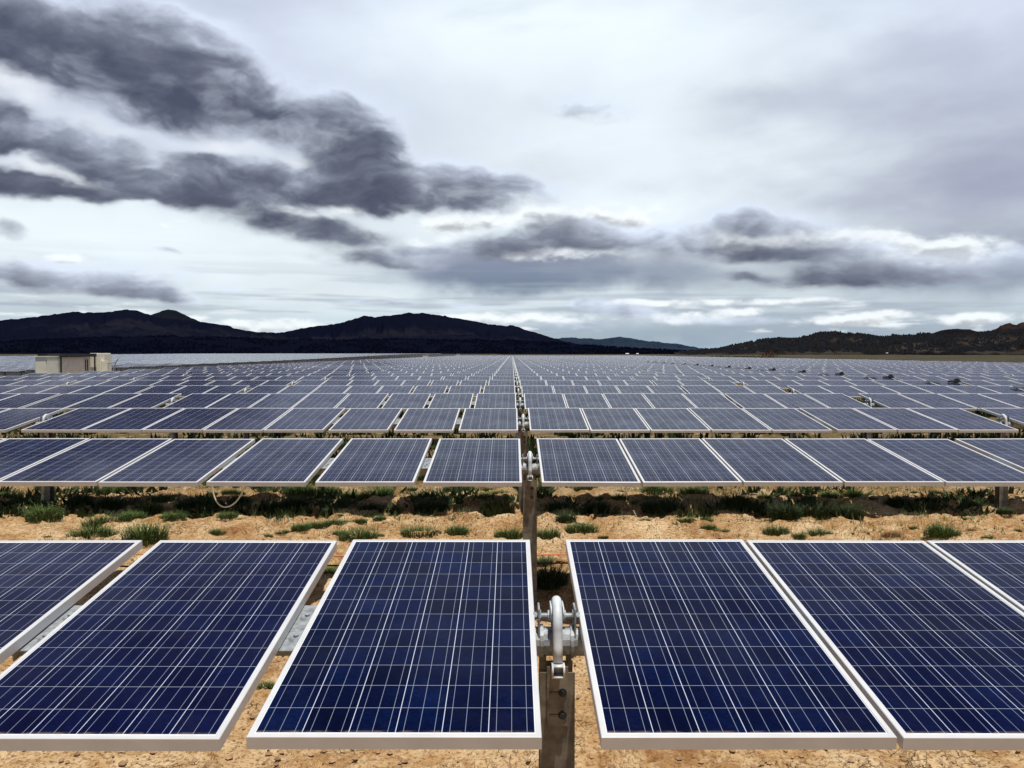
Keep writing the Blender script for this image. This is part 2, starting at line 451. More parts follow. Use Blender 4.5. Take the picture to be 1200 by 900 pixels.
# shared part meshes
def c_post(h):
    g = MB(); w, d, tf, tw = 0.077, 0.076, 0.007, 0.0035
    # wide-flange section, one flange towards the camera side
    prof = [(-w, -d), (w, -d), (w, -d + tf), (tw, -d + tf), (tw, d - tf), (w, d - tf), (w, d), (-w, d), (-w, d - tf), (-tw, d - tf), (-tw, -d + tf), (-w, -d + tf)]
    n = len(prof); v = [(a, b, -0.25) for a, b in prof] + [(a, b, h) for a, b in prof]
    f = [(k, (k + 1) % n, n + (k + 1) % n, n + k) for k in range(n)]
    f += [(n + 0, n + 1, n + 2, n + 11), (n + 3, n + 4, n + 9, n + 10), (n + 8, n + 5, n + 6, n + 7)]
    g.add(v, f)
    return g.mesh('support_post')
POST_H = CAM_Z - 1.405
TUBE_Z = CAM_Z - 1.29
POST_ME = c_post(POST_H); POST_ME.materials.append(M_POST)

def head_mesh():
    g = MB()
    g.box(-0.047, 0.047, -0.086, -0.0765, POST_H - 0.235, POST_H + 0.03)          # plate bolted on the post
    for z in (POST_H - 0.085, POST_H - 0.185):
        g.box(-0.035, 0.004, -0.090, -0.0865, z - 0.006, z + 0.004)                # slot edge
    g.box(-0.078, -0.048, -0.045, 0.05, POST_H + 0.003, POST_H + 0.075)             # upstands carrying the arch feet
    g.box(0.044, 0.064, -0.045, 0.05, POST_H + 0.003, POST_H + 0.07)
    return g.mesh('post_head', bevel=0.002)
HEAD_ME = head_mesh(); HEAD_ME.materials.append(M_POST)
def bolt_mesh():
    g = MB()
    for z in (POST_H - 0.085, POST_H - 0.185):
        g.tube([(0.022, -0.0865, z), (0.022, -0.106, z)], 0.013, 6)
        g.tube([(0.022, -0.0862, z), (0.022, -0.091, z)], 0.019, 12)
    return g.mesh('head_bolt')
BOLT_ME = bolt_mesh(); BOLT_ME.materials.append(M_DARKSTEEL)

def arch_mesh(detail=True):
    g = MB(); pts = []; fr = []
    zc, r = CAM_Z - 1.205, 0.098; zfoot = POST_H + 0.062
    bx = Vector((1, 0, 0))
    path = [(-r - 0.026, zfoot), (-r - 0.013, zfoot + 0.06), (-r, zc - 0.02)]
    nseg = 16 if detail else 6
    for k in range(nseg + 1):
        a = math.pi - math.pi * k / nseg; path.append((r * math.cos(a), zc + r * math.sin(a)))
    path += [(r, zc - 0.02), (r + 0.013, zfoot + 0.06), (r + 0.026, zfoot)]
    w = 0.021
    prof = [(-w, 0.002), (-w * 0.82, 0.011), (-w * 0.45, 0.017), (0, 0.019), (w * 0.45, 0.017), (w * 0.82, 0.011), (w, 0.002), (w, -0.014), (-w, -0.014)]
    for i, (y, z) in enumerate(path):
        p0 = path[max(i - 1, 0)]; p1 = path[min(i + 1, len(path) - 1)]
        t = Vector((0, p1[0] - p0[0], p1[1] - p0[1])).normalized()
        nrm = Vector((0, -t.z, t.y))
        pts.append((0, y, z)); fr.append((bx, nrm))
    g.sweep(prof, pts, fr)
    if detail:      # hollow square foot lug, the web ears at the crown
        zf = zfoot - 0.03
        for sx in (-1, 1):
            g.box(sx * 0.0245 - 0.004, sx * 0.0245 + 0.004, -0.165, -0.115, zf - 0.026, zf + 0.028)
        g.box(-0.0203, 0.0203, -0.165, -0.115, zf + 0.020, zf + 0.028); g.box(-0.0203, 0.0203, -0.165, -0.115, zf - 0.026, zf - 0.018)
        g.box(-0.0203, 0.0203, -0.125, -0.115, zf - 0.0178, zf + 0.0198)
        for sx in (-1, 1): g.box(sx * 0.0268 - 0.0032, sx * 0.0268 + 0.0032, -0.075, 0.045, zc + 0.035, zc + 0.085)
    me = g.mesh('bearing')
    for p in me.polygons: p.use_smooth = abs(p.normal.x) < 0.97
    me.materials.append(M_ARCH); return me
ARCH_ME = arch_mesh(True); ARCH_LITE = arch_mesh(False)
def pin_mesh():
    g = MB(); z = CAM_Z - 1.176
    g.tube([(-0.105, 0, z), (0.105, 0, z)], 0.014, 12)
    for sx in (-1, 1):
        g.tube([(sx * 0.028, 0, z), (sx * 0.040, 0, z)], 0.026, 14)
        g.tube([(sx * 0.070, 0, z), (sx * 0.083, 0, z)], 0.028, 6)
        g.tube([(sx * 0.090, 0, z), (sx * 0.104, 0, z)], 0.018, 6)
    return g.mesh('pivot_pin')
PIN_ME = pin_mesh(); PIN_ME.materials.append(M_GALV)
def clamp_mesh():
    g = MB()
    z = CAM_Z - 1.176
    g.box(0.076, 0.084, -0.055, 0.055, TUBE_Z - 0.055, z + 0.045)       # hanger plate between pin and tube
    g.tube([(0.060, 0, TUBE_Z), (0.0755, 0, TUBE_Z)], 0.074, 20)        # collar round the tube
    return g.mesh('tube_hanger', bevel=0.0015)
CLAMP_ME = clamp_mesh(); CLAMP_ME.materials.append(M_GALV)
def rail_mesh(w):
    g = MB(); z1 = ZC - PT - 0.004; ct = 1
    hw = w / 2
    g.box(-hw, hw, -0.24, 0.22, z1 - 0.012, z1 - 0.006); g.box(-hw - 0.005, -hw - 0.0003, -0.24, 0.22, z1 - 0.055, z1 - 0.006); g.box(hw + 0.0003, hw + 0.005, -0.24, 0.22, z1 - 0.055, z1 - 0.006)
    for y in (-0.13, 0.08):
        g.tube([(0, y, z1 - 0.0055), (0, y, z1 + 0.004)], [0.034, 0.026], 16); g.tube([(0, y, z1 + 0.004), (0, y, z1 + 0.014)], 0.012, 6)
    me = g.mesh('mounting_rail'); me.transform(Matrix.Translation((0, 0, ZC)) @ Matrix.Rotation(TILT, 4, 'X') @ Matrix.Translation((0, 0, -ZC)))
    me.materials.append(M_GALV); return me
RAIL_ME = rail_mesh(0.16)

def tube_mesh(x0, x1):
    g = MB(); g.tube([(x0, 0, TUBE_Z), (x1, 0, TUBE_Z)], 0.0635, 16)
    me = g.mesh('torque_tube', smooth=False); me.materials.append(M_GALV); return me
TUBE_ME = tube_mesh(-25.2, 59.3)

def drive_mesh():
    g = MB(); z = ZC + 0.02
    v = [(-0.17, -0.06, z), (0.17, -0.06, z), (0.05, -0.045, z + 0.15), (-0.03, -0.045, z + 0.15), (-0.17, 0.06, z), (0.17, 0.06, z), (0.05, 0.045, z + 0.15), (-0.03, 0.045, z + 0.15)]
    g.add(v, [(3, 2, 1, 0), (4, 5, 6, 7), (0, 1, 5, 4), (1, 2, 6, 5), (2, 3, 7, 6), (3, 0, 4, 7)])
    g.box(-0.09, 0.09, -0.05, 0.05, TUBE_Z - 0.1, z - 0.002)
    g.tube([(-0.15, 0.02, z + 0.04), (-0.32, 0.0, z + 0.03)], 0.04, 12)
    me = g.mesh('drive_motor', bevel=0.006); me.materials.append(M_DARKSTEEL); return me
DRIVE_ME = drive_mesh()
def ctrl_panel():
    V, Fc, MI, UV = [], [], [], []
    add_lite_panel(V, Fc, MI, UV, 0, 0, 0)
    me = lite_mesh('controller_panel', [(x * 0.5, y * 0.18, z * 0.6) for x, y, z in V], Fc, MI, [(u * 0.5, v * 0.18) for u, v in UV]); return me
CTRL_ME = ctrl_panel()

ORD = ['first', 'second', 'third', 'fourth', 'fifth', 'sixth', 'seventh', 'eighth', 'ninth', 'tenth', 'eleventh', 'twelfth', 'thirteenth', 'fourteenth', 'fifteenth', 'sixteenth', 'seventeenth', 'eighteenth', 'nineteenth', 'twentieth']
GROUP = 'rows of solar trackers in the solar farm'
N_IND = 18
LAB = {0: 'first row of big blue panels before the camera, split by a steel post',
       1: 'second row of solar panels, behind the weedy soil strip, a pale cable loop below it',
       2: 'third row of solar panels, its posts standing among the shaded weeds'}
protoP = link('solar_panel', GLASS_ME); protoF = link('panel_frame', FRAME_ME, protoP); kids[protoP.name] = [protoF]
protoL = bpy.data.objects.new('solar_panel', LITE_ME)
proto_first = [True]
for r in range(N_IND):
    y = Y0 + r * PITCH_ROW
    t = empty('solar_tracker', (0, y, 0))
    tag(t, LAB.get(r, f'{ORD[r]} row of tilted blue solar panels counted from the camera'), 'solar tracker', GROUP)
    lim = 0.62 * (y + 1) + 3.5
    tilt = TILT + (R(random.uniform(-0.7, 0.7)) if r > 2 else 0)
    dz = random.uniform(-0.015, 0.015) if r > 1 else 0
    for x in PANEL_X:
        if abs(x) > lim: continue
        rot = (tilt + R(random.uniform(-0.10, 0.10)), R(random.uniform(-0.18, 0.18)), 0)
        loc = (x, 0, ZC + dz + random.uniform(-0.003, 0.003))
        if r < 8:
            if proto_first[0]:
                protoP.parent = t; protoP.location = loc; protoP.rotation_euler = rot; proto_first[0] = False
            else: dup(protoP, t, loc, rot)
        else:
            c = protoL.copy(); COL.objects.link(c); c.parent = t; c.location = loc; c.rotation_euler = rot
    xa, xb = max(-25.2, -lim - 1), min(59.3, lim + 1)
    link('torque_tube', TUBE_ME if r > 3 else tube_mesh(xa, xb), t, (0, 0, dz))
    for bx in BEARINGS:
        if abs(bx) > lim + 1: continue
        link('support_post', POST_ME, t, (bx, 0, dz))
        b = link('bearing', ARCH_ME if r < 5 else ARCH_LITE, t, (bx, 0, dz))
        if r < 4:
            link('pivot_pin', PIN_ME, b); link('tube_hanger', CLAMP_ME, b); link('tube_hanger', CLAMP_ME, b, rot=(0, 0, math.pi))
            hd = link('post_head', HEAD_ME, t, (bx, 0, dz)); link('head_bolt', BOLT_ME, hd)
    if r < 4:
        for jx, gw in JOINT_X:
            if abs(jx) < lim: link('mounting_rail', RAIL_ME, t, (jx, 0, dz))
    if lim > 17.2:
        link('support_post', POST_ME, t, (17.15, 0, dz))
        link('drive_motor', DRIVE_ME, t, (17.0, 0.35, dz + 0.04))
        link('controller_panel', CTRL_ME, t, (16.2, 0.55, ZC + 0.16), (R(7), 0, R(0)))
    if r == 1:
        g = MB(); g.tube([(x, 1.60, 0.165 + 0.012 * math.sin(x * 0.9)) for x in np.arange(-10, 10.1, 0.5)], 0.010, 8); link('cable', g.mesh('cable', True), t, mats=[M_CABLE_O])
        g = MB(); g.tube([(x, 0.05, 0.42 + 0.02 * math.sin(x * 0.7 + 1)) for x in np.arange(-10, 10.1, 0.5)], 0.009, 8); link('cable', g.mesh('cable', True), t, mats=[M_CABLE_K])
        g = MB(); pts = []
        for k in range(25):
            a = k / 24; pts.append((-2.95 - 0.17 * math.cos(a * math.pi) - 0.05 * math.sin(a * math.pi), -0.62 + 0.05 * a, 1.50 - 0.31 * math.sin(a * math.pi)))
        g.tube(pts, 0.008, 8); link('hanging_cable', g.mesh('hanging_cable', True), t, mats=[M_CABLE_W])

# rows too far off to show their parts: one mesh each
def far_row(name, xs_, posts, tilt=TILT):
    V, Fc, MI, UV = [], [], [], []
    for x in xs_: add_lite_panel(V, Fc, MI, UV, x, ZC + random.uniform(-0.006, 0.006), tilt + R(random.uniform(-0.3, 0.3)))
    for x in posts:
        n = len(V); w = 0.075
        for z in (-0.2, TUBE_Z):
            for a, b in ((-w, -w), (w, -w), (w, w), (-w, w)): V.append((x + a, b, z)); UV.append((0, 0))
        for f in ((0, 1, 5, 4), (1, 2, 6, 5), (2, 3, 7, 6), (3, 0, 4, 7)): Fc.append(tuple(i + n for i in f)); MI.append(3)
    n = len(V); x0, x1 = min(xs_) - 0.5, max(xs_) + 0.5
    for x in (x0, x1):
        for k in range(6): V.append((x, 0.065 * math.cos(k * math.pi / 3), TUBE_Z + 0.065 * math.sin(k * math.pi / 3))); UV.append((0, 0))
    for k in range(6): Fc.append((n + k, n + (k + 1) % 6, n + 6 + (k + 1) % 6, n + 6 + k)); MI.append(4)
    return lite_mesh(name, V, Fc, MI, UV)
FAR = [far_row('far_row', PANEL_X, GAPS[1:-1]) for _ in range(3)]
LX = [-34.5 - (59.4 - x) for x in PANEL_X]; LP = [-34.5 - (59.4 - x) for x in GAPS[1:-1]]
FARL = [far_row('far_row_west', LX, LP, R(2.5)) for _ in range(3)]
def drive_far(parent): 
    link('drive_motor', DRIVE_ME, parent, (17.0, 0.35, 0.04))
for r in range(N_IND, 74):
    if r in (45, 46): continue
    y = Y0 + r * PITCH_ROW
    o = link('solar_tracker', FAR[r % 3], None, (0, y, random.uniform(-0.02, 0.02)), (R(random.uniform(-0.45, 0.45)), 0, 0))
    tag(o, 'distant solar tracker row, one of the thin pale stripes towards the mountains', 'solar tracker', 'far rows of solar trackers')
    if r < 19: drive_far(o)
for r in range(10, 74):
    y = Y0 + r * PITCH_ROW
    o = empty('solar_tracker', (0, y, 0)) if r < 16 else link('solar_tracker', FARL[r % 3])
    x_mid = -75
    o.location = (0, y, float(terrain_base(np.array([x_mid]), np.array([y]))[0])); o.rotation_euler = (0, 0, 0)
    if r < 16:
        lim = 0.62 * y + 3.5
        for x in LX:
            if abs(x) > lim: continue
            c = protoL.copy(); COL.objects.link(c); c.parent = o; c.location = (x, 0, ZC + random.uniform(-0.003, 0.003)); c.rotation_euler = (R(4.5) + R(random.uniform(-0.3, 0.3)), R(random.uniform(-0.2, 0.2)), 0)
        for x in LP:
            if abs(x) < lim + 1: link('support_post', POST_ME, o, (x, 0, 0))
        link('torque_tube', TUBE_ME, o, (-93.9, 0, 0))
        tag(o, f'{ORD[r - 10]} panel row of the array behind the access road and beige shelter', 'solar tracker', 'solar tracker rows beyond the access road')
    else:
        tag(o, 'distant tracker row beyond the access road, part of the white glinting band', 'solar tracker', 'far tracker rows beyond the access road')

# ------------------------------------------------------------------ inverter station on the access road
def P(name, g, m, parent, loc=(0, 0, 0), bevel=0.0): return link(name, g.mesh(name, bevel=bevel), parent, loc, mats=[m])
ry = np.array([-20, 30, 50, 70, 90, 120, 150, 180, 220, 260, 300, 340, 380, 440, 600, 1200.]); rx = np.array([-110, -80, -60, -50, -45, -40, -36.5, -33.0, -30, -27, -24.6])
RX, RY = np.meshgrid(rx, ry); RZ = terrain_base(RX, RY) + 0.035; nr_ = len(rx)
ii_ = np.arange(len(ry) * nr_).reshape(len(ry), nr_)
road = link('road_and_row_shade', np_mesh('road_and_row_shade', np.stack([RX, RY, RZ], -1).reshape(-1, 3), np.stack([ii_[:-1, :-1], ii_[:-1, 1:], ii_[1:, 1:], ii_[1:, :-1]], -1).reshape(-1, 4)), mats=[simple('gravel_row_shade', (0.016, 0.0155, 0.016), 0.95, 0, 0.3, 1.5)]); road['kind'] = 'structure'  # access road sheet, darkened and widened to paint shade under the west rows
pad = link('concrete_pad', MB().box(-32.4, -29.2, 56.2, 68.5, -0.3, 0.14).mesh('concrete_pad', bevel=0.02), mats=[M_CONC]); pad['kind'] = 'structure'
cab = empty('electrical_cabinet', (-31.33, 57.75, 0.14))
tag(cab, 'tall cream electrical cabinet beside the beige shelter, before the panel rows', 'cabinet')
P('body', MB().box(-0.36, 0.36, -0.8, 0.8, 0, 2.42), M_CREAM, cab, bevel=0.015)
P('door', MB().box(0.362, 0.385, -0.72, 0.72, 0.12, 2.30), M_CREAM, cab, bevel=0.008)
P('lock', MB().box(0.388, 0.43, 0.10, 0.24, 0.95, 1.25), M_DARKSTEEL, cab)
P('cap', MB().box(-0.40, 0.41, -0.85, 0.84, 2.423, 2.475), M_CREAM, cab)
sh = empty('inverter_shelter', (-31.6, 60.9, 0.14))
tag(sh, 'long beige inverter shelter under a thin dark flat roof', 'shelter')
P('wall', MB().box(-0.9, 0.55, -2.25, 2.2, 0, 2.40), M_PINK, sh, bevel=0.01)
P('roof', MB().box(-0.80, 0.85, -2.36, 2.55, 2.41, 2.645), M_ROOF, sh)
for k, yy in enumerate((-1.55, -0.75, 0.0, 0.8)):
    P('vent', MB().box(0.552, 0.59, yy - 0.09, yy + 0.09, 1.05, 1.17), M_DARKSTEEL, sh)
P('conduit', MB().tube([(0.58, 1.45, 1.2), (0.58, 1.45, 2.2), (0.58, 1.75, 2.2), (0.58, 1.75, 0.9)], 0.035, 6), M_DARKSTEEL, sh)
for yy in (-2.3, 2.45): P('roof_post', MB().box(0.72, 0.80, yy - 0.04, yy + 0.04, 0, 2.438), M_DARKSTEEL, sh)
tr = empty('transformer', (-30.95, 64.52, 0.14))
tag(tr, 'pale boxy transformer tank standing a little taller than the dark roofed shelter', 'transformer')
P('tank', MB().box(-0.45, 0.40, -0.9, 0.9, 0, 2.68), M_CREAM, tr, bevel=0.06)
P('terminal_box', MB().box(0.403, 0.80, -0.75, -0.35, 0.3, 2.1), M_CREAM, tr, bevel=0.02)
g = MB(); g.tube([(0.8, -0.5, 1.0), (1.15, -0.5, 1.2), (1.3, -0.5, 1.9), (1.5, -0.45, 2.25)], 0.05, 8); g.tube([(0.8, -0.5, 1.9), (1.3, -0.5, 2.0)], 0.04, 8); P('bushing', g, M_CONC, tr)
P('gauge', MB().box(0.805, 0.84, -0.66, -0.48, 1.0, 1.2), M_DARKSTEEL, tr)
for (yy, lab) in ((293, 'small pale inverter cabinet far along the access road, in line with the shelter'), (470, 'tiny pale inverter cabinet at the far end of the access road')):
    e = empty('inverter_cabinet', (-29.5, yy, 0)); tag(e, lab, 'cabinet')
    P('body', MB().box(-0.9, 0.9, -1.2, 1.2, 0, 2.5), M_CREAM, e, bevel=0.02); P('cap', MB().box(-1.0, 1.0, -1.3, 1.3, 2.503, 2.6), M_CONC, e)

# ------------------------------------------------------------------ weeds and shrubs between the rows
def tuft_mesh(name, n, w, h, seed, kind):
    rg = random.Random(seed); V = []; Fc = []
    for k in range(n):
        a = rg.random() * 6.283; d = math.sqrt(rg.random()) * w * 0.5
        if kind == 'ring': d = w * (0.30 + 0.2 * rg.random())
        bx, by = d * math.cos(a), d * math.sin(a) * 0.8
        hh = h * (0.45 + 0.6 * rg.random()) * (1 - 0.45 * (d / (w * 0.5)) ** 2)
        lean = 0.35 + 0.5 * rg.random(); la = a + rg.uniform(-1.0, 1.0)
        bw = rg.uniform(0.006, 0.011) * (1.2 if kind == 'shrub' else 1)
        px, py = math.cos(la + 1.57) * bw, math.sin(la + 1.57) * bw
        pts = []
        for s in (0, 0.5, 1.0):
            pts.append((bx + math.cos(la) * lean * hh * s * s, by + math.sin(la) * lean * hh * s * s, hh * s * (1 - 0.12 * s) - 0.015))
        i = len(V)
        for s, p in zip((1.0, 0.9), pts[:2]): V += [(p[0] - px * s, p[1] - py * s, p[2]), (p[0] + px * s, p[1] + py * s, p[2])]
        V.append(pts[2]); Fc += [(i, i + 1, i + 3, i + 2), (i + 2, i + 3, i + 4)]
        if kind in ('shrub', 'weed') and rg.random() < 0.8:    # small leaves along the stem
            for q in range(3 if kind == 'weed' else 6):
                s = rg.uniform(0.25, 1.0); c = (bx + math.cos(la) * lean * hh * s * s, by + math.sin(la) * lean * hh * s * s, hh * s * 0.92)
                b2 = rg.random() * 6.28; L = rg.uniform(0.014, 0.034); e = rg.uniform(-0.2, 0.8)
                dx, dy, dz_ = math.cos(b2) * L, math.sin(b2) * L, e * L; ox, oy = -math.sin(b2) * L * 0.35, math.cos(b2) * L * 0.35
                i = len(V); V += [c, (c[0] + dx * .5 + ox, c[1] + dy * .5 + oy, c[2] + dz_ * .5), (c[0] + dx, c[1] + dy, c[2] + dz_), (c[0] + dx * .5 - ox, c[1] + dy * .5 - oy, c[2] + dz_ * .5)]
                Fc.append((i, i + 1, i + 2, i + 3))
    me = bpy.data.meshes.new(name); me.from_pydata(V, [], Fc); return me
# meshes are one metre wide and scaled to each plant
WEED = [tuft_mesh('weed', 520, 1.0, 0.42, 100 + k, 'weed') for k in range(5)]
SHRUB = [tuft_mesh('shrub', 620, 1.0, 0.62, 200 + k, 'shrub') for k in range(4)]
RING = tuft_mesh('weed_ring', 420, 1.0, 0.34, 300, 'ring')
for me in WEED + [RING]: me.materials.append(M_LEAF)
for me in SHRUB: me.materials.append(M_LEAFD)
DRYM = tuft_mesh('dry_weed', 300, 1.0, 0.30, 310, 'weed'); DRYM.materials.append(M_DRY)

def plant(name, me, px, py, wpx, label, group, hs=1.0):
    x, y = on_ground(px, py); w = wpx / F_PX * y
    z = gz(x, y)
    d = ray(px, py); tt = (z - CAM_Z) / d.z; x, y = d.x * tt, d.y * tt; z = gz(x, y)
    o = link(name, me, None, (x, y, z)); o.scale = (w, w * random.uniform(0.7, 1.1), w * hs * random.uniform(0.85, 1.5)); o.rotation_euler = (0, 0, random.choice((0, math.pi)) + random.uniform(-0.4, 0.4))
    tag(o, label, 'plant', group); return o
front = [[(155, 158, 130), (355, 160, 110), (325, 204, 150), (465, 148, 90), (510, 200, 140), (610, 158, 90), (740, 138, 60), (765, 190, 60), (800, 158, 70), (852, 160, 50), (1060, 185, 70), (1105, 172, 60), (1165, 158, 80), (1195, 195, 50)],
         [(60, 202, 130), (65, 153, 50), (135, 148, 45), (410, 196, 90), (590, 196, 100), (725, 200, 90), (845, 193, 115), (1185, 155, 40)],
         [(20, 156, 50), (85, 150, 45), (90, 176, 60), (330, 196, 90), (410, 192, 50), (475, 205, 90), (910, 200, 110)]]
back = [[(20, 62, 50), (150, 85, 90), (240, 56, 40), (380, 55, 80), (450, 55, 100), (570, 75, 90), (715, 62, 80), (1060, 62, 110), (1150, 52, 90), (920, 36, 80)],
        [(30, 66, 80), (130, 66, 110), (410, 50, 110), (510, 62, 60), (560, 60, 80), (275, 66, 55), (715, 38, 50), (860, 43, 80), (915, 58, 50), (980, 82, 60), (1110, 52, 110)],
        [(40, 56, 100), (290, 62, 50), (400, 66, 40), (440, 78, 50), (520, 70, 80), (600, 64, 60), (645, 62, 50), (890, 54, 40), (815, 48, 30)]]
dark = [[(20, 100, 60), (300, 104, 110), (390, 106, 110), (520, 110, 120), (660, 112, 90), (735, 108, 90), (840, 96, 80), (960, 112, 90), (1035, 112, 90), (1165, 118, 80)],
        [(100, 112, 90), (170, 112, 80), (320, 114, 130), (550, 128, 125), (760, 96, 90), (790, 142, 70), (900, 118, 90), (1130, 104, 150)],
        [(190, 110, 110), (360, 134, 110), (480, 140, 110), (580, 142, 110), (755, 92, 90), (860, 88, 90), (1020, 108, 60), (1130, 146, 60)]]
k = 0
for s in range(3):
    for (zx, zy, w) in front[s]:
        plant('weed', WEED[k % 5], s * 400 + zx / 3, 560 + zy / 3 + 1.0, w / 3 * 1.05, 'green weed clump on the sunlit soil strip behind the first panel row', 'green weeds on the sunlit strip'); k += 1
    for (zx, zy, w) in back[s]:
        plant('weed', WEED[k % 5], s * 400 + zx / 3, 560 + zy / 3 + 1.0, w / 3 * 1.05, 'green weed clump just under the lower edge of the second panel row', 'green weeds showing under the second row'); k += 1
    for (zx, zy, w) in dark[s]:
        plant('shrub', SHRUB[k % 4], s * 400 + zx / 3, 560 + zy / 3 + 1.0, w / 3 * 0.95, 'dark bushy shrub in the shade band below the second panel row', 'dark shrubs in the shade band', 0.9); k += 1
plant('weed', RING, 400 + 280 / 3, 560 + 176 / 3, 46, 'ring shaped green weed with bare soil in its middle', None)
plant('dry_weed', DRYM, 800 + 735 / 3, 560 + 205 / 3, 26, 'wide brown dried weed on the pale sunlit soil strip', None)
plant('dry_weed', DRYM, 800 + 1015 / 3, 560 + 188 / 3, 13, 'small brown dried weed beside a green weed clump', None)
plant('weed', WEED[1], 639, 662, 28, 'green weed seen through the gap beside the centre post', None)
plant('shrub', SHRUB[1], 643, 686, 46, 'dark shrub in the gap behind the silver bearing arch', None)
plant('weed', WEED[2], 390, 672, 34, 'green weed seen through the slot between two big front panels', None)
plant('weed', WEED[3], 311, 806, 24, 'small weed in the slot beside the big second front panel', None)
for j in range(54):
    px, py = random.uniform(0, 1200), random.choice((random.uniform(572, 588), random.uniform(600, 630)))
    if abs(px - 622) < 14: continue
    lit_ = py > 600
    plant('weed', WEED[j % 5], px, py, random.uniform(8, 20), 'very small low weed sprig on the sunlit soil strip' if lit_ else 'very small low weed sprig in the soil below the second panel row', 'small weed sprigs on the sunlit strip' if lit_ else 'small weed sprigs below the second row', 0.7)
# a bare twiggy shrub
x, y = on_ground(160, 588); g = MB()
rg = random.Random(5)
def twig(p, d, L, r, n):
    q = p + d * L; g.tube([p, (p + q) / 2 + Vector((rg.uniform(-1, 1), rg.uniform(-1, 1), 0)) * L * 0.08, q], [r, r * 0.8, r * 0.55], 5)
    if n:
        for _ in range(3): twig(q, (d + Vector((rg.uniform(-.8, .8), rg.uniform(-.8, .8), rg.uniform(-.1, .5)))).normalized(), L * 0.7, r * 0.6, n - 1)
for _ in range(4): twig(Vector((0, 0, -0.03)), Vector((rg.uniform(-.6, .6), rg.uniform(-.5, .5), 1)).normalized(), 0.17, 0.010, 3)
o = link('twiggy_shrub', g.mesh('twiggy_shrub'), None, (x, y, gz(x, y)), mats=[M_TWIG]); tag(o, 'bare twiggy shrub standing among dark shaded weeds', 'plant')
# sparse grass between the clumps: nobody could count it
V = []; Fc = []
gyy = np.concatenate([rng.uniform(11.5, 19.0, 9000), rng.uniform(14.2, 18.5, 14000)]); gxx = rng.uniform(-1, 1, 23000) * (gyy * 0.6 + 0.5)
kp = (fbm(gxx * 1.1, gyy * 1.3, 4, 300) > 0.50 - 0.05 * (gyy > 15)) & (fbm(gxx * 5, gyy * 5, 2, 310) > 0.45)
gxx, gyy = gxx[kp], gyy[kp]; gzz = ground_h(gxx, gyy)
for x, y, z in zip(gxx, gyy, gzz):
    for _ in range(3):
        a = rng.random() * 6.28; h = 0.03 + 0.14 * rng.random() ** 2; l = h * (0.3 + 0.7 * rng.random()); bw = 0.005; ox, oy = rng.normal(0, 0.03, 2)
        i = len(V); V += [(x + ox - math.sin(a) * bw, y + oy + math.cos(a) * bw, z - 0.01), (x + ox + math.sin(a) * bw, y + oy - math.cos(a) * bw, z - 0.01), (x + ox + math.cos(a) * l, y + oy + math.sin(a) * l, z + h)]
        Fc.append((i, i + 1, i + 2))
me = bpy.data.meshes.new('grass'); me.from_pydata(V, [], Fc)
tag(link('grass', me, mats=[make_leaf('sparse_grass', (0.05, 0.085, 0.022), (0.10, 0.12, 0.04), (0.25, 0.19, 0.10))]), 'thin dry and green grass blades scattered over the soil strip', 'grass', kind='stuff')
# low scrub under the rows further off: nobody could count it
V = []; Fc = []
gyy = np.concatenate([18.0 + 50 * rng.random(5200) ** 1.5, rng.uniform(14.4, 17.2, 900)]); gxx = rng.uniform(-1, 1, 6100) * (gyy * 0.6 + 0.5)
kp = (fbm(gxx * 0.8, gyy * 0.8, 3, 330) > np.where(gyy < 17.5, 0.50, 0.42)) & (gxx > -26); gvv = ground_h(gxx, gyy)[kp]
for x, y, z0 in zip(gxx[kp], gyy[kp], gvv):
    rr = 0.12 + 0.22 * rng.random(); hh = (0.15 + 0.30 * rng.random()) * (0.55 if y < 17.5 else 1)
    for _ in range(9):
        a = rng.random() * 6.28; q = rr * rng.random(); b = rng.random() * 6.28; wq = 0.03 + 0.04 * rng.random(); h = hh * (0.5 + 0.5 * rng.random())
        cx, cy = x + q * math.cos(a), y + q * math.sin(a); i = len(V)
        V += [(cx - math.cos(b) * wq, cy - math.sin(b) * wq, z0 - 0.02), (cx + math.cos(b) * wq, cy + math.sin(b) * wq, z0 - 0.02), (cx + math.cos(a) * q * 0.8, cy + math.sin(a) * q * 0.8, z0 + h)]
        Fc.append((i, i + 1, i + 2))
me = bpy.data.meshes.new('undergrowth'); me.from_pydata(V, [], Fc)
tag(link('undergrowth', me, mats=[M_LEAFD]), 'low dark scrub growing under the solar rows further off', 'scrub', kind='stuff')
# weeds between the rows further off
for r, nn in ((2, 26), (3, 16)):
    for j in range(nn):
        yy = Y0 + (r + 0.5) * PITCH_ROW + random.uniform(-0.5, 2.2); xx = random.uniform(-0.6, 0.6) * yy
        o = link('weed', WEED[j % 5], None, (xx, yy, gz(xx, yy))); w = random.uniform(0.35, 0.8); o.scale = (w, w * 0.8, w * 0.9); o.rotation_euler = (0, 0, random.random() * 6)
        tag(o, 'small weed glimpsed in the thin soil line behind the third row', 'plant', 'weeds behind the third row')

# ------------------------------------------------------------------ mountains
def prof_interp(pts, az):
    """pixel crest -> tan(elevation) along azimuth"""
    A = []; T = []
    for px, py in pts:
        d = ray(px, py); A.append(math.atan2(d.x, d.y)); T.append(d.z / math.hypot(d.x, d.y))
    return np.interp(az, A, T)

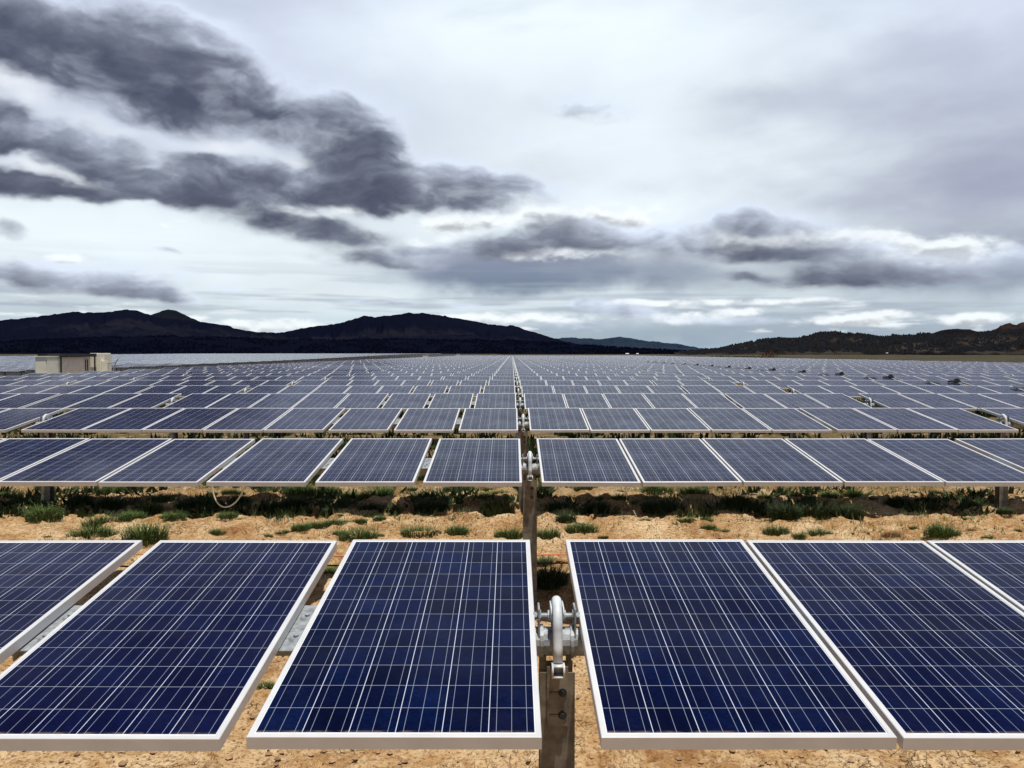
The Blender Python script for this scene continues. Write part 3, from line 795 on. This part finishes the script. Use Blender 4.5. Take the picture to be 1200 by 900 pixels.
def ridge(name, pts, rc, w_front, w_back, na, nr, mat_, seed, spur=0.35, foot=0.0, rough=0.012, bare=None, az_pad=0.0, spur_scale=60):
    a0 = math.atan2(ray(*pts[0]).x, ray(*pts[0]).y); a1 = math.atan2(ray(*pts[-1]).x, ray(*pts[-1]).y)
    az = np.linspace(a0, a1, na); t = np.linspace(-1, 1, nr)
    A, T = np.meshgrid(az, t)
    crest = prof_interp(pts, A) * rc
    crest = crest + rc * rough * 0.12 * (fbm(A * 220, A * 0 + seed, 4, seed) - 0.5)
    n = fbm(A * spur_scale + 1.2 * (fbm(A * 40, T * 3, 3, seed + 9) - 0.5), T * 1.2 + 5, 5, seed + 2)
    ridged = 1 - np.abs(2 * n - 1)
    fall = np.where(T < 0, -T, T)
    shape = (1 - sstep(0, 1, fall)) 
    shape = shape * (1 - spur * (1 - ridged) * np.sin(np.clip(fall, 0, 1) * math.pi))
    H = (crest + CAM_Z - foot) * shape + foot + rc * rough * 0.6 * (fbm(A * 150, T * 9, 5, seed + 5) - 0.5) * np.sin(np.clip(fall, 0, 1) * math.pi)
    Rr = rc + np.where(T < 0, T * w_front, T * w_back)
    H = np.where(fall > 0.985, -8.0, H)
    co = np.stack([Rr * np.sin(A), Rr * np.cos(A), H], -1).reshape(-1, 3)
    ii = np.arange(na * nr).reshape(nr, na)
    q = np.stack([ii[:-1, :-1], ii[:-1, 1:], ii[1:, 1:], ii[1:, :-1]], -1).reshape(-1, 4)
    me = np_mesh(name, co, q)
    if bare is not None:
        at = me.attributes.new('bare', 'FLOAT', 'POINT')
        at.data.foreach_set('value', np.clip(bare(A, T, H), 0, 1).astype(np.float32).ravel())
    o = link(name, me, mats=[mat_]); o['kind'] = 'structure'
    return o, (az, t, co.reshape(nr, na, 3))

M_MTN = make_mountain('shaded_forest_mountain', (0.0026, 0.0036, 0.0098), (0.0037, 0.0050, 0.0120), (0.0125, 0.0125, 0.018), 0.0010, 0.7)  # cloud shade is put into the near-black base colours of mountains and hills
M_CONE = make_mountain('shaded_grassy_cone', (0.0055, 0.0068, 0.0110), (0.0078, 0.0090, 0.0120), (0.012, 0.012, 0.015), 0.0022, 0.5)
M_BLUE = make_mountain('haze_blue_ridge', (0.010, 0.018, 0.034), (0.018, 0.028, 0.046), (0.04, 0.045, 0.055), 0.0012, 0.5)  # distance haze painted as blue in the base colour
M_FOREST = make_mountain('shaded_wooded_foothill', (0.0019, 0.0027, 0.0078), (0.0027, 0.0036, 0.0088), (0.012, 0.011, 0.013), 0.004, 0.4, 0.06)
M_HILL = make_mountain('shaded_juniper_hill', (0.0045, 0.0045, 0.0055), (0.010, 0.009, 0.009), (0.045, 0.037, 0.030), 0.006, 0.8, 0.6)
M_ROCK = make_mountain('shaded_red_rock_hill', (0.012, 0.009, 0.009), (0.028, 0.019, 0.017), (0.07, 0.046, 0.038), 0.008, 0.6)

def band(c, w, lo=0.35, hi=0.6, seed=1):
    return lambda A, T, H: np.exp(-((T - c) / w) ** 2) * sstep(lo, hi, fbm(A * 14, T * 4, 3, seed))
left_pts = [(-260, 400), (-160, 384), (-90, 381), (-40, 379), (0, 376), (22, 373.5), (45, 371), (70, 367.5), (78, 366), (100, 366.5), (120, 366), (135, 364.8), (150, 363.6), (158, 364), (168, 367), (178, 370), (195, 373), (215, 375), (240, 378), (262, 380.5), (280, 386), (300, 389.5), (330, 390), (360, 396), (420, 408), (460, 414.5)]
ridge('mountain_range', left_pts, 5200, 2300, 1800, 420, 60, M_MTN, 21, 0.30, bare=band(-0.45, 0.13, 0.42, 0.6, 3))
ridge('mountain_cone', [(120, 414), (150, 382), (168, 372), (178, 368.5), (190, 364.2), (196, 362.8), (203, 363), (212, 366.5), (225, 373), (240, 378.5), (270, 386), (300, 391), (340, 405), (360, 414)], 6800, 1500, 1500, 160, 40, M_CONE, 33, 0.15)
mid_pts = [(270, 414), (300, 396), (330, 389.5), (350, 386), (365, 383), (385, 380.5), (400, 378.5), (412, 375.5), (420, 372), (427, 370), (434, 371), (440, 372.5), (452, 370), (466, 368.2), (480, 367.3), (495, 367.3), (508, 369), (522, 371.5), (545, 374.5), (560, 377.5), (580, 380.8), (592, 382), (598, 380.8), (606, 383), (622, 388.5), (645, 395.5), (665, 401), (690, 405), (730, 409.5), (780, 413.8)]
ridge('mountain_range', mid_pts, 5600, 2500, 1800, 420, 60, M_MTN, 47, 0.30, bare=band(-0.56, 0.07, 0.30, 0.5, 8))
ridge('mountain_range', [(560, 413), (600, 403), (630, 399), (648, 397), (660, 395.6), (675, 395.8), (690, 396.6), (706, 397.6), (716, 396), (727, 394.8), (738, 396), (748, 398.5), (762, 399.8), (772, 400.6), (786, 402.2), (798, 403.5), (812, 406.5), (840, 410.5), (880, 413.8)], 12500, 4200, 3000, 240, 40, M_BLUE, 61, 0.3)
foot_pts = [(-200, 404), (-60, 402), (0, 400), (50, 398.5), (90, 397), (130, 395), (160, 394.5), (200, 394), (250, 395), (300, 397), (360, 398), (420, 398), (470, 397.5), (520, 398.5), (560, 397.5), (600, 399), (650, 402), (700, 405.5), (760, 409), (820, 412.5), (850, 414)]
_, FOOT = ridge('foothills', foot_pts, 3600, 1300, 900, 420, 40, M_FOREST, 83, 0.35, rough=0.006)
hill_pts = [(790, 414), (815, 411.5), (843, 409), (855, 406.5), (867, 403.5), (885, 400.5), (900, 397.5), (910, 396.8), (922, 397.4), (935, 397), (945, 394.5), (955, 392), (965, 390), (980, 389), (992, 390.2), (1000, 392), (1012, 391.7), (1022, 393.2), (1034, 396), (1045, 393.5), (1055, 393.8), (1070, 392), (1088, 391.5), (1100, 392.5), (1115, 393.5), (1135, 392), (1150, 390.5), (1165, 390), (1180, 388), (1200, 387), (1240, 384), (1290, 392), (1350, 405), (1390, 413)]
_, HILL = ridge('hills', hill_pts, 2300, 800, 600, 420, 50, M_HILL, 97, 0.5, rough=0.010, bare=lambda A, T, H: sstep(0.48, 0.62, fbm(A * 30, T * 6, 4, 55)) * sstep(-0.1, -0.5, T), spur_scale=45)
ridge('hills', [(1040, 410), (1075, 397), (1092, 391), (1102, 387.5), (1112, 385.6), (1122, 385), (1135, 386), (1148, 388.6), (1158, 390), (1180, 398), (1210, 410)], 3200, 700, 600, 160, 36, M_HILL, 111, 0.3, rough=0.008)
ridge('rocky_hill', [(1120, 410), (1150, 392), (1163, 386.5), (1170, 384), (1177, 380.5), (1183, 378.8), (1188, 380.5), (1191, 381.8), (1195, 379), (1199, 377.4), (1206, 379), (1216, 377.5), (1226, 382), (1250, 390), (1290, 410)], 3000, 600, 500, 160, 36, M_ROCK, 123, 0.35, rough=0.02)

# scattered junipers on the slopes, a far-off wood that reads as one mass
def wood(name, data, n, smin, smax, seed, label, tmin, tmax, m):
    az, t, co = data; rg = np.random.default_rng(seed); nr, na, _ = co.shape
    V = []; Fc = []
    k = 0
    while k < n:
        i = rg.uniform(tmin, tmax) * (nr - 1); j = rg.uniform(0.01, 0.99) * (na - 1)
        i0, j0 = int(i), int(j)
        p = co[i0, j0] * (1 - (j - j0)) + co[i0, j0 + 1] * (j - j0); q = co[i0 + 1, j0] * (1 - (j - j0)) + co[i0 + 1, j0 + 1] * (j - j0)
        p = p * (1 - (i - i0)) + q * (i - i0)
        if fbm(np.array([j * 0.12]), np.array([i * 0.35]), 3, seed)[0] < 0.40 + 0.1 * rg.random(): k += 1; continue
        s = rg.uniform(smin, smax); b = len(V)
        for a, c, e in ((1, 0.1, -0.3), (0.2, 0.9, -0.3), (-0.9, 0.5, -0.3), (-0.7, -0.8, -0.3), (0.4, -0.9, -0.3), (0.7, 0.2, 0.8), (-0.3, 0.6, 0.9), (-0.2, -0.6, 0.75), (0.05, 0.0, 1.5)):
            f = 0.8 + 0.4 * rg.random(); V.append((p[0] + a * s * f, p[1] + c * s * f, p[2] + e * s * f))
        for f in ((0, 1, 5), (1, 6, 5), (1, 2, 6), (2, 3, 6), (3, 7, 6), (3, 4, 7), (4, 0, 5), (4, 5, 7), (5, 6, 8), (6, 7, 8), (7, 5, 8)): Fc.append(tuple(x + b for x in f))
        k += 1
    me = bpy.data.meshes.new(name); me.from_pydata(V, [], Fc)
    o = link(name, me, mats=[m]); tag(o, label, 'woodland', kind='stuff')
M_JUN = make_leaf('juniper', (0.0024, 0.0031, 0.0062), (0.0036, 0.0044, 0.0070), (0.006, 0.006, 0.007))  # tree colour near black, with the slopes' cloud shade painted in
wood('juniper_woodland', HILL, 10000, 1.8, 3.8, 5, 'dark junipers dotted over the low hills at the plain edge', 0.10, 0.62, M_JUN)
wood('pine_woodland', FOOT, 11000, 2.2, 4.6, 6, 'dark pine wood covering the foothills below the mountains', 0.05, 0.62, simple('shaded_pine_needles', (0.0021, 0.0029, 0.0076), 1.0, 0, 0.25, 0.02, spec=0.0))  # needle colour also carries the painted cloud shade

# reddish thicket and small roadside buildings at the far edge of the plain
def far_bush(px, py, dist, w, h, m, label, seed):
    d = ray(px, py); x, y = d.x / d.y * dist, dist; rg = random.Random(seed); V = []; Fc = []
    for _ in range(260):
        a = rg.random() * 6.28; q = math.sqrt(rg.random()); zz = rg.random() ** 0.7 * (1 - q * q * 0.7) * h
        cx, cy = math.cos(a) * q * w / 2, math.sin(a) * q * w / 2 * 0.7; s = rg.uniform(0.25, 0.6); i = len(V)
        for _k in range(4): V.append((cx + rg.uniform(-s, s), cy + rg.uniform(-s, s), max(0, zz + rg.uniform(-s, s))))
        Fc += [(i, i + 1, i + 2), (i + 1, i + 3, i + 2)]
    for k in range(5): 
        i = len(V); b = rg.uniform(-w / 4, w / 4); V += [(b - .1, 0, -.2), (b + .1, 0, -.2), (b + rg.uniform(-.6, .6), 0, h * .8)]; Fc.append((i, i + 1, i + 2))
    me = bpy.data.meshes.new('far_bush'); me.from_pydata(V, [], Fc)
    tag(link('bush', me, None, (x, y, 0), mats=[m]), label, 'bush')
M_RUST = make_leaf('rusty_thicket', (0.060, 0.026, 0.016), (0.11, 0.055, 0.032), (0.14, 0.09, 0.05))
far_bush(902, 416, 470, 9.5, 4.6, M_RUST, 'rusty brown thicket on the plain below the low hills', 1)
far_bush(872, 417, 470, 24, 1.6, M_LEAFD, 'long low dark bush patch beside the rusty thicket', 2)
far_bush(845, 417, 480, 16, 1.5, M_LEAFD, 'short low dark bush patch at the end of the low hills', 4)
for (px, dist, w, h, lab) in ((735, 1900, 7, 1.8, 'tiny white shed on the plain below the blue far ridge'), (747, 2000, 5, 1.6, 'smaller tiny white shed beside another shed below the far ridge'), (1037, 1500, 10, 2.6, 'tiny white building strip on the plain before the juniper hills')):
    d = ray(px, 414); e = empty('shed', (d.x / d.y * dist, dist, 0)); tag(e, lab, 'shed')
    P('wall', MB().box(-w / 2, w / 2, -3, 3, 0, h), M_BACK, e)
    g = MB(); g.add([(-w / 2 - .3, -3.3, h + .01), (w / 2 + .3, -3.3, h + .01), (w / 2 + .3, 3.3, h + .01), (-w / 2 - .3, 3.3, h + .01), (-w / 2 - .3, 0, h + 1.2), (w / 2 + .3, 0, h + 1.2)], [(3, 2, 1, 0), (0, 1, 5, 4), (2, 3, 4, 5), (1, 2, 5), (3, 0, 4)])
    P('roof', g, M_BACK, e)

# ------------------------------------------------------------------ sun and sky
SUN_EL, SUN_AZ = R(79.0), R(150.0)          # azimuth clockwise from +Y: behind the camera
sd = Vector((math.cos(SUN_EL) * math.sin(SUN_AZ), math.cos(SUN_EL) * math.cos(SUN_AZ), math.sin(SUN_EL)))
ld = bpy.data.lights.new('sun', 'SUN'); ld.energy = 5.0; ld.angle = R(0.53); ld.color = (1.0, 0.95, 0.87)
lo = bpy.data.objects.new('sun', ld); COL.objects.link(lo); lo.rotation_euler = (-sd).to_track_quat('-Z', 'Y').to_euler()

w = bpy.data.worlds.new('World'); scene.world = w; w.use_nodes = True
t = NT(w.node_tree); bg = w.node_tree.nodes['Background']
STR = 0.1; bg.inputs['Strength'].default_value = STR
sky = t.node('ShaderNodeTexSky', sky_type='NISHITA'); sky.sun_disc = False; sky.sun_elevation = SUN_EL; sky.sun_rotation = SUN_AZ
sky.air_density = 1.0; sky.dust_density = 0.6; sky.ozone_density = 2.0
gen = t.node('ShaderNodeTexCoord').outputs['Generated']
sp = t.node('ShaderNodeSeparateXYZ'); t.put(sp.inputs[0], gen)
az = t.m('ARCTAN2', sp.outputs[0], sp.outputs[1]); el = t.m('ARCSINE', sp.outputs[2])
cb = t.node('ShaderNodeCombineXYZ'); t.put(cb.inputs[0], az); t.put(cb.inputs[1], el); P0 = cb.outputs[0]
DARK = [(40, 45, 95, 48, 1.0, -6), (140, 50, 100, 42, .8, -4), (120, 100, 95, 34, 1.15, -12), (215, 118, 90, 30, 1.1, -8), (235, 42, 55, 20, .5, -10), (300, 118, 70, 32, .75, -8), (375, 140, 65, 26, .9, -10), (432, 152, 50, 24, 1.25, -22), (330, 85, 60, 20, .3, -20),
        (30, 152, 60, 14, 1.0, -12), (110, 178, 85, 15, 1.1, -10), (150, 214, 120, 17, 1.25, -2), (270, 208, 90, 20, 1.1, -4), (40, 218, 70, 11, 1.0, -2), (345, 206, 70, 19, .9, 0), (250, 190, 70, 10, .5, -6),
        (420, 208, 60, 22, .9, -6), (490, 224, 95, 18, 1.1, -2), (465, 238, 100, 9, 1.2, -2), (565, 216, 50, 17, 1.05, -10), (520, 202, 50, 16, .5, 0), (385, 182, 30, 12, .4, 0),
        (355, 264, 58, 15, .75, -12), (425, 274, 54, 11, .65, -6), (510, 298, 88, 10, 1.5, 3), (490, 312, 40, 5, .6, 0), (570, 292, 55, 8, .4, 0),
        (55, 322, 85, 13, 1.1, -6), (140, 334, 60, 10, 1.0, -8), (186, 345, 38, 6, .85, -6), (4, 273, 14, 6, .9, 0), (175, 318, 60, 12, .35, 0),
        (722, 277, 80, 14, 1.7, -3), (640, 287, 66, 10, .9, 0), (905, 264, 60, 15, .95, -6), (945, 295, 88, 11, 1.35, -2), (840, 297, 46, 7, .5, 0), (1055, 316, 95, 12, 1.5, 4), (1010, 328, 76, 7, .6, 0), (1130, 322, 36, 7, .4, 0), (872, 323, 30, 5, .8, -4),
        (690, 306, 80, 8, .35, 0), (722, 362, 40, 8, 1.4, -6), (678, 356, 9, 4, .8, 0), (825, 376, 52, 5, .6, 0), (455, 356, 38, 2.6, .8, 0), (268, 340, 26, 4.5, .6, -4), (200, 293, 19, 3.5, .6, -8), (540, 356, 24, 2.4, .6, 0), (300, 354, 16, 3, .45, 0), (690, 380, 46, 4, .5, 0), (895, 377, 36, 4, .45, 0),
        (690, 124, 60, 22, .55, -10), (630, 165, 22, 9, .38, 0), (825, 105, 26, 9, .42, 0), (615, 222, 26, 14, .8, 0), (575, 246, 24, 7, .5, -10), (745, 140, 26, 9, .2, 0)]
SOFT = [(655, 321, 165, 18, 2.2), (560, 312, 90, 15, 1.1), (830, 318, 110, 12, .3), (1130, 195, 200, 75, 1.0), (1150, 300, 140, 26, .7), (1040, 60, 60, 20, .25), (900, 120, 50, 18, .25), (1000, 230, 120, 16, .25), (850, 215, 90, 14, .2), (1190, 240, 120, 50, .4), (960, 130, 160, 50, .28), (1150, 90, 140, 60, .25), (820, 330, 220, 18, .35), (1120, 320, 160, 40, .4), (60, 110, 260, 110, .3), (480, 190, 180, 80, .3), (660, 140, 130, 60, .15), (950, 385, 240, 20, .45), (700, 385, 200, 18, .4), (20, 345, 120, 22, .25)]
LIGHT = [(685, 255, 85, 13, 1.25), (655, 300, 75, 7, .8), (866, 283, 30, 10, 1.2), (968, 279, 60, 10, 1.2), (1088, 293, 75, 14, 1.3, -4), (545, 264, 46, 11, 1.2), (505, 280, 38, 7, .5), (66, 302, 17, 4.5, 1.1), (320, 381, 85, 7, 1.1), 
         (350, 246, 38, 6, .7, -10), (410, 248, 24, 6, .7, 0),
         (805, 372, 36, 8, .9), (870, 366, 26, 6, .8), (985, 376, 46, 6, 1.0), (1030, 368, 38, 5, .8), (1140, 373, 44, 6, 1.0), (760, 356, 70, 4, .6), (880, 354, 110, 4, .6), (640, 372, 70, 7, .6), (560, 372, 60, 7, .6), (210, 262, 17, 6, .8), (90, 215, 26, 6, .6), (730, 268, 60, 5, .3)]
GLOW = [(760, 90, 280, 130, .8), (560, 40, 160, 70, .5), (230, 270, 320, 42, .7), (960, 200, 260, 40, .5), (620, 200, 200, 60, .5), (60, 270, 140, 30, .5), (300, 320, 200, 30, .4), (820, 190, 200, 90, .4)]
GAPS_L = [(20, 106, 55, 15, .9, -20), (60, 196, 40, 9, .9, -15), (180, 162, 70, 8, .75, -4), (275, 165, 50, 11, .75, -6), (355, 186, 20, 13, .6), (400, 160, 20, 11, .5), (260, 110, 46, 22, .45, -25)]
# ------------------------------------------------------------------ cloud deck, computed over azimuth and elevation
SKY_A, SKY_E0, SKY_E1 = R(46), R(-2.0), R(44)
def cloud_deck(W, H):
    """RGBA over azimuth -46..46 and elevation -2..44 degrees: radiance of the clouds, alpha = cover"""
    Ag, Eg = np.meshgrid(np.linspace(-SKY_A, SKY_A, W), np.linspace(SKY_E0, SKY_E1, H))
    U = Ag * F_PX; Vv = Eg * F_PX                       # in photo pixels of angle
    def cen(px, py):
        q, p = azel(px, py); return q * F_PX, p * F_PX
    def field(blobs, u, v, grow):
        acc = np.zeros_like(u)
        for (px, py, rx, ry, wgt, *rot) in blobs:
            cu, cv = cen(px, py); r = R(rot[0]) if rot else 0.0
            du, dv = u - cu, v - cv
            x = (du * math.cos(r) + dv * math.sin(r)) / (rx * grow); y = (-du * math.sin(r) + dv * math.cos(r)) / (ry * grow)
            acc += wgt * np.exp(-1.6 * (x * x + y * y) ** 1.15)
        return acc
    # finer and flatter towards the horizon, as in a deck seen at a slant
    pers = 1.0 / (0.35 + 0.65 * np.clip(Vv / 330.0, 0, 1.2))
    def n(sx, sy, octv, seed, gain=0.5, u=U, v=Vv, slope=0.0):
        return fbm((u + slope * v) / sx + seed * 3.7, (v - slope * u) / sy + seed * 1.9, octv, seed, gain) - 0.5
    wu = 46 * n(120, 60, 3, 11) + 34 * n(42, 24, 5, 12); wv = 20 * n(120, 60, 3, 13) + 18 * n(42, 24, 5, 14)
    lowk = np.clip(Vv / 170, 0.25, 1)
    u1, v1 = U + wu * lowk, Vv + wv * lowk
    F = 1 - np.exp(-1.35 * field(DARK, u1, v1, 1.32))
    puff = fbm(u1 / 80 + 9, v1 / 36 + 4, 7, 21, 0.48) - 0.5
    bil = np.abs(fbm(u1 / 34 + 2, v1 / 20 + 1, 5, 22, 0.55) - 0.5) * 2
    puff_lo = fbm(U / 30 + 9, v1 / 11 + 4, 6, 23, 0.52) - 0.5
    tex = puff * np.clip((Vv - 60) / 90, 0, 1) + puff_lo * np.clip(1 - (Vv - 60) / 90, 0, 1)
    strk = n(130, 26, 5, 51, 0.5, slope=-0.22) * np.clip((Vv - 60) / 90, 0.2, 1)
    F = F + (1.05 * tex + 0.25 * strk) * (0.45 + 0.55 * np.clip(F * 1.6, 0, 1)) + 0.14 * (0.30 - bil) * np.clip(F * 2, 0, 1) - 0.06
    gapf = field(GAPS_L, u1, v1, 1.35)
    F = F - 0.60 * gapf * (1 + 1.4 * puff)
    F = np.maximum(F, 0)
    # light comes from above and behind: thickness of cloud overhead shades what hangs below it
    px_row = (SKY_E1 - SKY_E0) * F_PX / H
    over = np.zeros_like(F); wsum = 0
    for k in range(1, 9):
        sh = max(1, int(round(k * (2.0 + 5.0 * 1) / px_row))); q = np.zeros_like(F)
        q[:-sh] = F[sh:]
        wgt = 1.0 / (1 + 0.12 * k); over += q * wgt; wsum += wgt
    over /= wsum
    mid = fbm(u1 / 58 + 31, v1 / 22 + 12, 7, 71, 0.55) - 0.5; fine = fbm(u1 / 24 + 3, v1 / 12 + 7, 6, 73, 0.58) - 0.5
    upk = np.clip((Vv - 60) / 100, 0.25, 1)
    F = np.maximum(F + (0.42 * mid + 0.18 * fine) * np.clip(F * 2.2, 0, 1) * upk, 0)
    cov = sstep(0.0, 0.80, F)
    tau = 0.45 * F + 1.85 * over
    tau = tau * (1 + (1.2 * mid + 0.4 * fine) * upk)
    lit = np.exp(-1.9 * np.maximum(tau - 0.36, 0))
    lit = lit + 0.25 * (puff_lo * 0.4 + 0.3 * strk) * (1 - lit) * -1.0
    lit = np.clip(lit, 0, 1)[..., None]
    dark_c = np.array([0.058, 0.068, 0.112]); lite_c = np.array([0.70, 0.78, 0.93])
    # base: high veil
    t = np.clip(Vv / 400, 0, 1)
    kx = np.array([0, .06, .16, .34, .62, 1.0])
    cols = np.array([[.38, .49, .58], [.52, .62, .68], [.69, .775, .815], [.72, .80, .85], [.65, .725, .85], [.58, .645, .80]])
    base = np.stack([np.interp(t, kx, cols[:, c]) for c in range(3)], -1)
    veil = n(260, 60, 6, 31, 0.5, slope=0.12); veil2 = n(90, 34, 5, 32)
    base = base * (1 + 0.34 * veil + 0.22 * veil2)[..., None]
    G = np.clip(field(GLOW, U + wu, Vv + wv, 1.25) * (1 + 0.7 * veil + 0.4 * veil2), 0, 1)[..., None]
    base = base + (np.array([.84, .935, .98]) - base) * G * 0.9
    S = (1 - np.exp(-np.clip(field(SOFT, U + 1.5 * wu, Vv + wv * 1.3, 1.25) * (1 + 1.5 * veil + 1.3 * veil2), 0, 3)))[..., None]
    sc = np.array([.11, .16, .25]) * (1 - sstep(60, 160, Vv))[..., None] + np.array([.26, .275, .40]) * sstep(60, 160, Vv)[..., None]
    base = base + (sc - base) * S * 0.95
    # bright cumulus heads: crisp lumpy crowns, bases fading into grey
    lt = fbm(U / 24 + 5, Vv / 11 + 8, 6, 41, 0.58) - 0.5; lt2 = fbm(U / 9 + 3, Vv / 5 + 2, 4, 43, 0.55) - 0.5
    Lf = field(LIGHT, U + 0.8 * wu * lowk, Vv + 0.8 * wv * lowk, 1.15)
    Lf = Lf + (1.6 * lt + 0.2 * lt2) * np.clip(Lf * 1.8, 0, 1)
    # small far cumulus and grey streaks in the lowest sky
    lowband = np.exp(-((Vv - 34) / 26) ** 2)
    lc = fbm(U / 46 + 15, Vv / 6.5 + 18, 6, 61, 0.55) - 0.5; big = fbm(U / 170 + 2, Vv / 26 + 7, 3, 63) - 0.5
    sk = fbm(U / 150 + 15, Vv / 7 + 18, 5, 67, 0.55) - 0.5
    greys = np.clip(sstep(0.02, 0.26, sk + 0.5 * big) * np.exp(-((Vv - 48) / 40) ** 2), 0, 1)[..., None]
    base = base + (np.array([.36, .42, .50]) - base) * greys * 0.75
    Lf = np.maximum(Lf, 2.6 * (lc + 0.7 * big - 0.10) * lowband)
    Lup = np.zeros_like(Lf); sh = max(1, int(round(5.0 / px_row)))
    Lup[:-sh] = Lf[sh:]
    Lm = (sstep(0.08, 0.85, Lf) * 0.85)[..., None]
    hsh = np.clip(1.0 - 0.50 * sstep(0.55, 1.35, Lup) + 0.30 * lt + 0.05 * lt2, 0.5, 1.02)[..., None]
    head = np.array([.88, .93, .96]) * hsh + np.array([0.0, 0.0, 0.02]) * (1 - hsh)
    base = base + (head - base) * Lm
    gm = (sstep(0.1, 1.2, gapf * (1 + 1.5 * tex)) * 0.7)[..., None]; base = base + (np.array([.86, .90, .94]) - base) * gm
    cl = dark_c + (lite_c - dark_c) * lit
    rgb = base + (cl - base) * (cov * 0.97)[..., None]
    rgb = rgb + (head - rgb) * Lm * (0.55 * (1 - 0.6 * cov))[..., None]
    hi = sstep(R(24), R(37), Eg + 0.30 * veil)
    sd_ = sstep(R(46), R(38), np.abs(Ag))
    alpha = (1 - 0.92 * hi) * (0.25 + 0.75 * sd_)
    return np.clip(rgb, 0, 1.2), alpha

CW, CH = 1792, 900
rgb_, al_ = cloud_deck(CW, CH)
img = bpy.data.images.new('cloud_deck', CW, CH, alpha=True, float_buffer=True)
img.colorspace_settings.name = 'Linear Rec.709'; img.alpha_mode = 'CHANNEL_PACKED'
img.pixels.foreach_set(np.concatenate([rgb_, al_[..., None]], -1).astype(np.float32).ravel()); img.update(); img.pack()
cu = t.node('ShaderNodeCombineXYZ')
t.put(cu.inputs[0], t.m('MULTIPLY_ADD', az, 1.0 / (2 * SKY_A), 0.5)); t.put(cu.inputs[1], t.m('DIVIDE', t.m('SUBTRACT', el, SKY_E0), SKY_E1 - SKY_E0))
tex = t.node('ShaderNodeTexImage', image=img, extension='EXTEND', interpolation='Cubic'); t.put(tex.inputs[0], cu.outputs[0])
skyc = t.vm('SCALE', sky.outputs[0], scale=STR * 0.55)
fin = t.mix(tex.outputs['Alpha'], skyc, tex.outputs['Color'])
t.put(bg.inputs['Color'], t.vm('SCALE', fin, scale=1.0 / STR))

# ------------------------------------------------------------------ camera and view
cam = bpy.data.cameras.new('camera'); cam.sensor_width = 36.0; cam.lens = F_PX / 1200 * 36; cam.clip_end = 60000; cam.clip_start = 0.05
co_ = bpy.data.objects.new('camera', cam); COL.objects.link(co_); co_.location = (0, 0, CAM_Z); co_.rotation_euler = (R(90) - PITCH, 0, 0)
scene.camera = co_
vs = scene.view_settings; vs.view_transform = 'Standard'; vs.look = 'None'; vs.exposure = 0.12; vs.gamma = 1.0; vs.use_curve_mapping = False
scene.render.engine = 'CYCLES'
scene.cycles.max_bounces = 6; scene.cycles.diffuse_bounces = 3; scene.cycles.glossy_bounces = 3
scene.cycles.use_denoising = True
scene.cycles.sample_clamp_indirect = 8.0
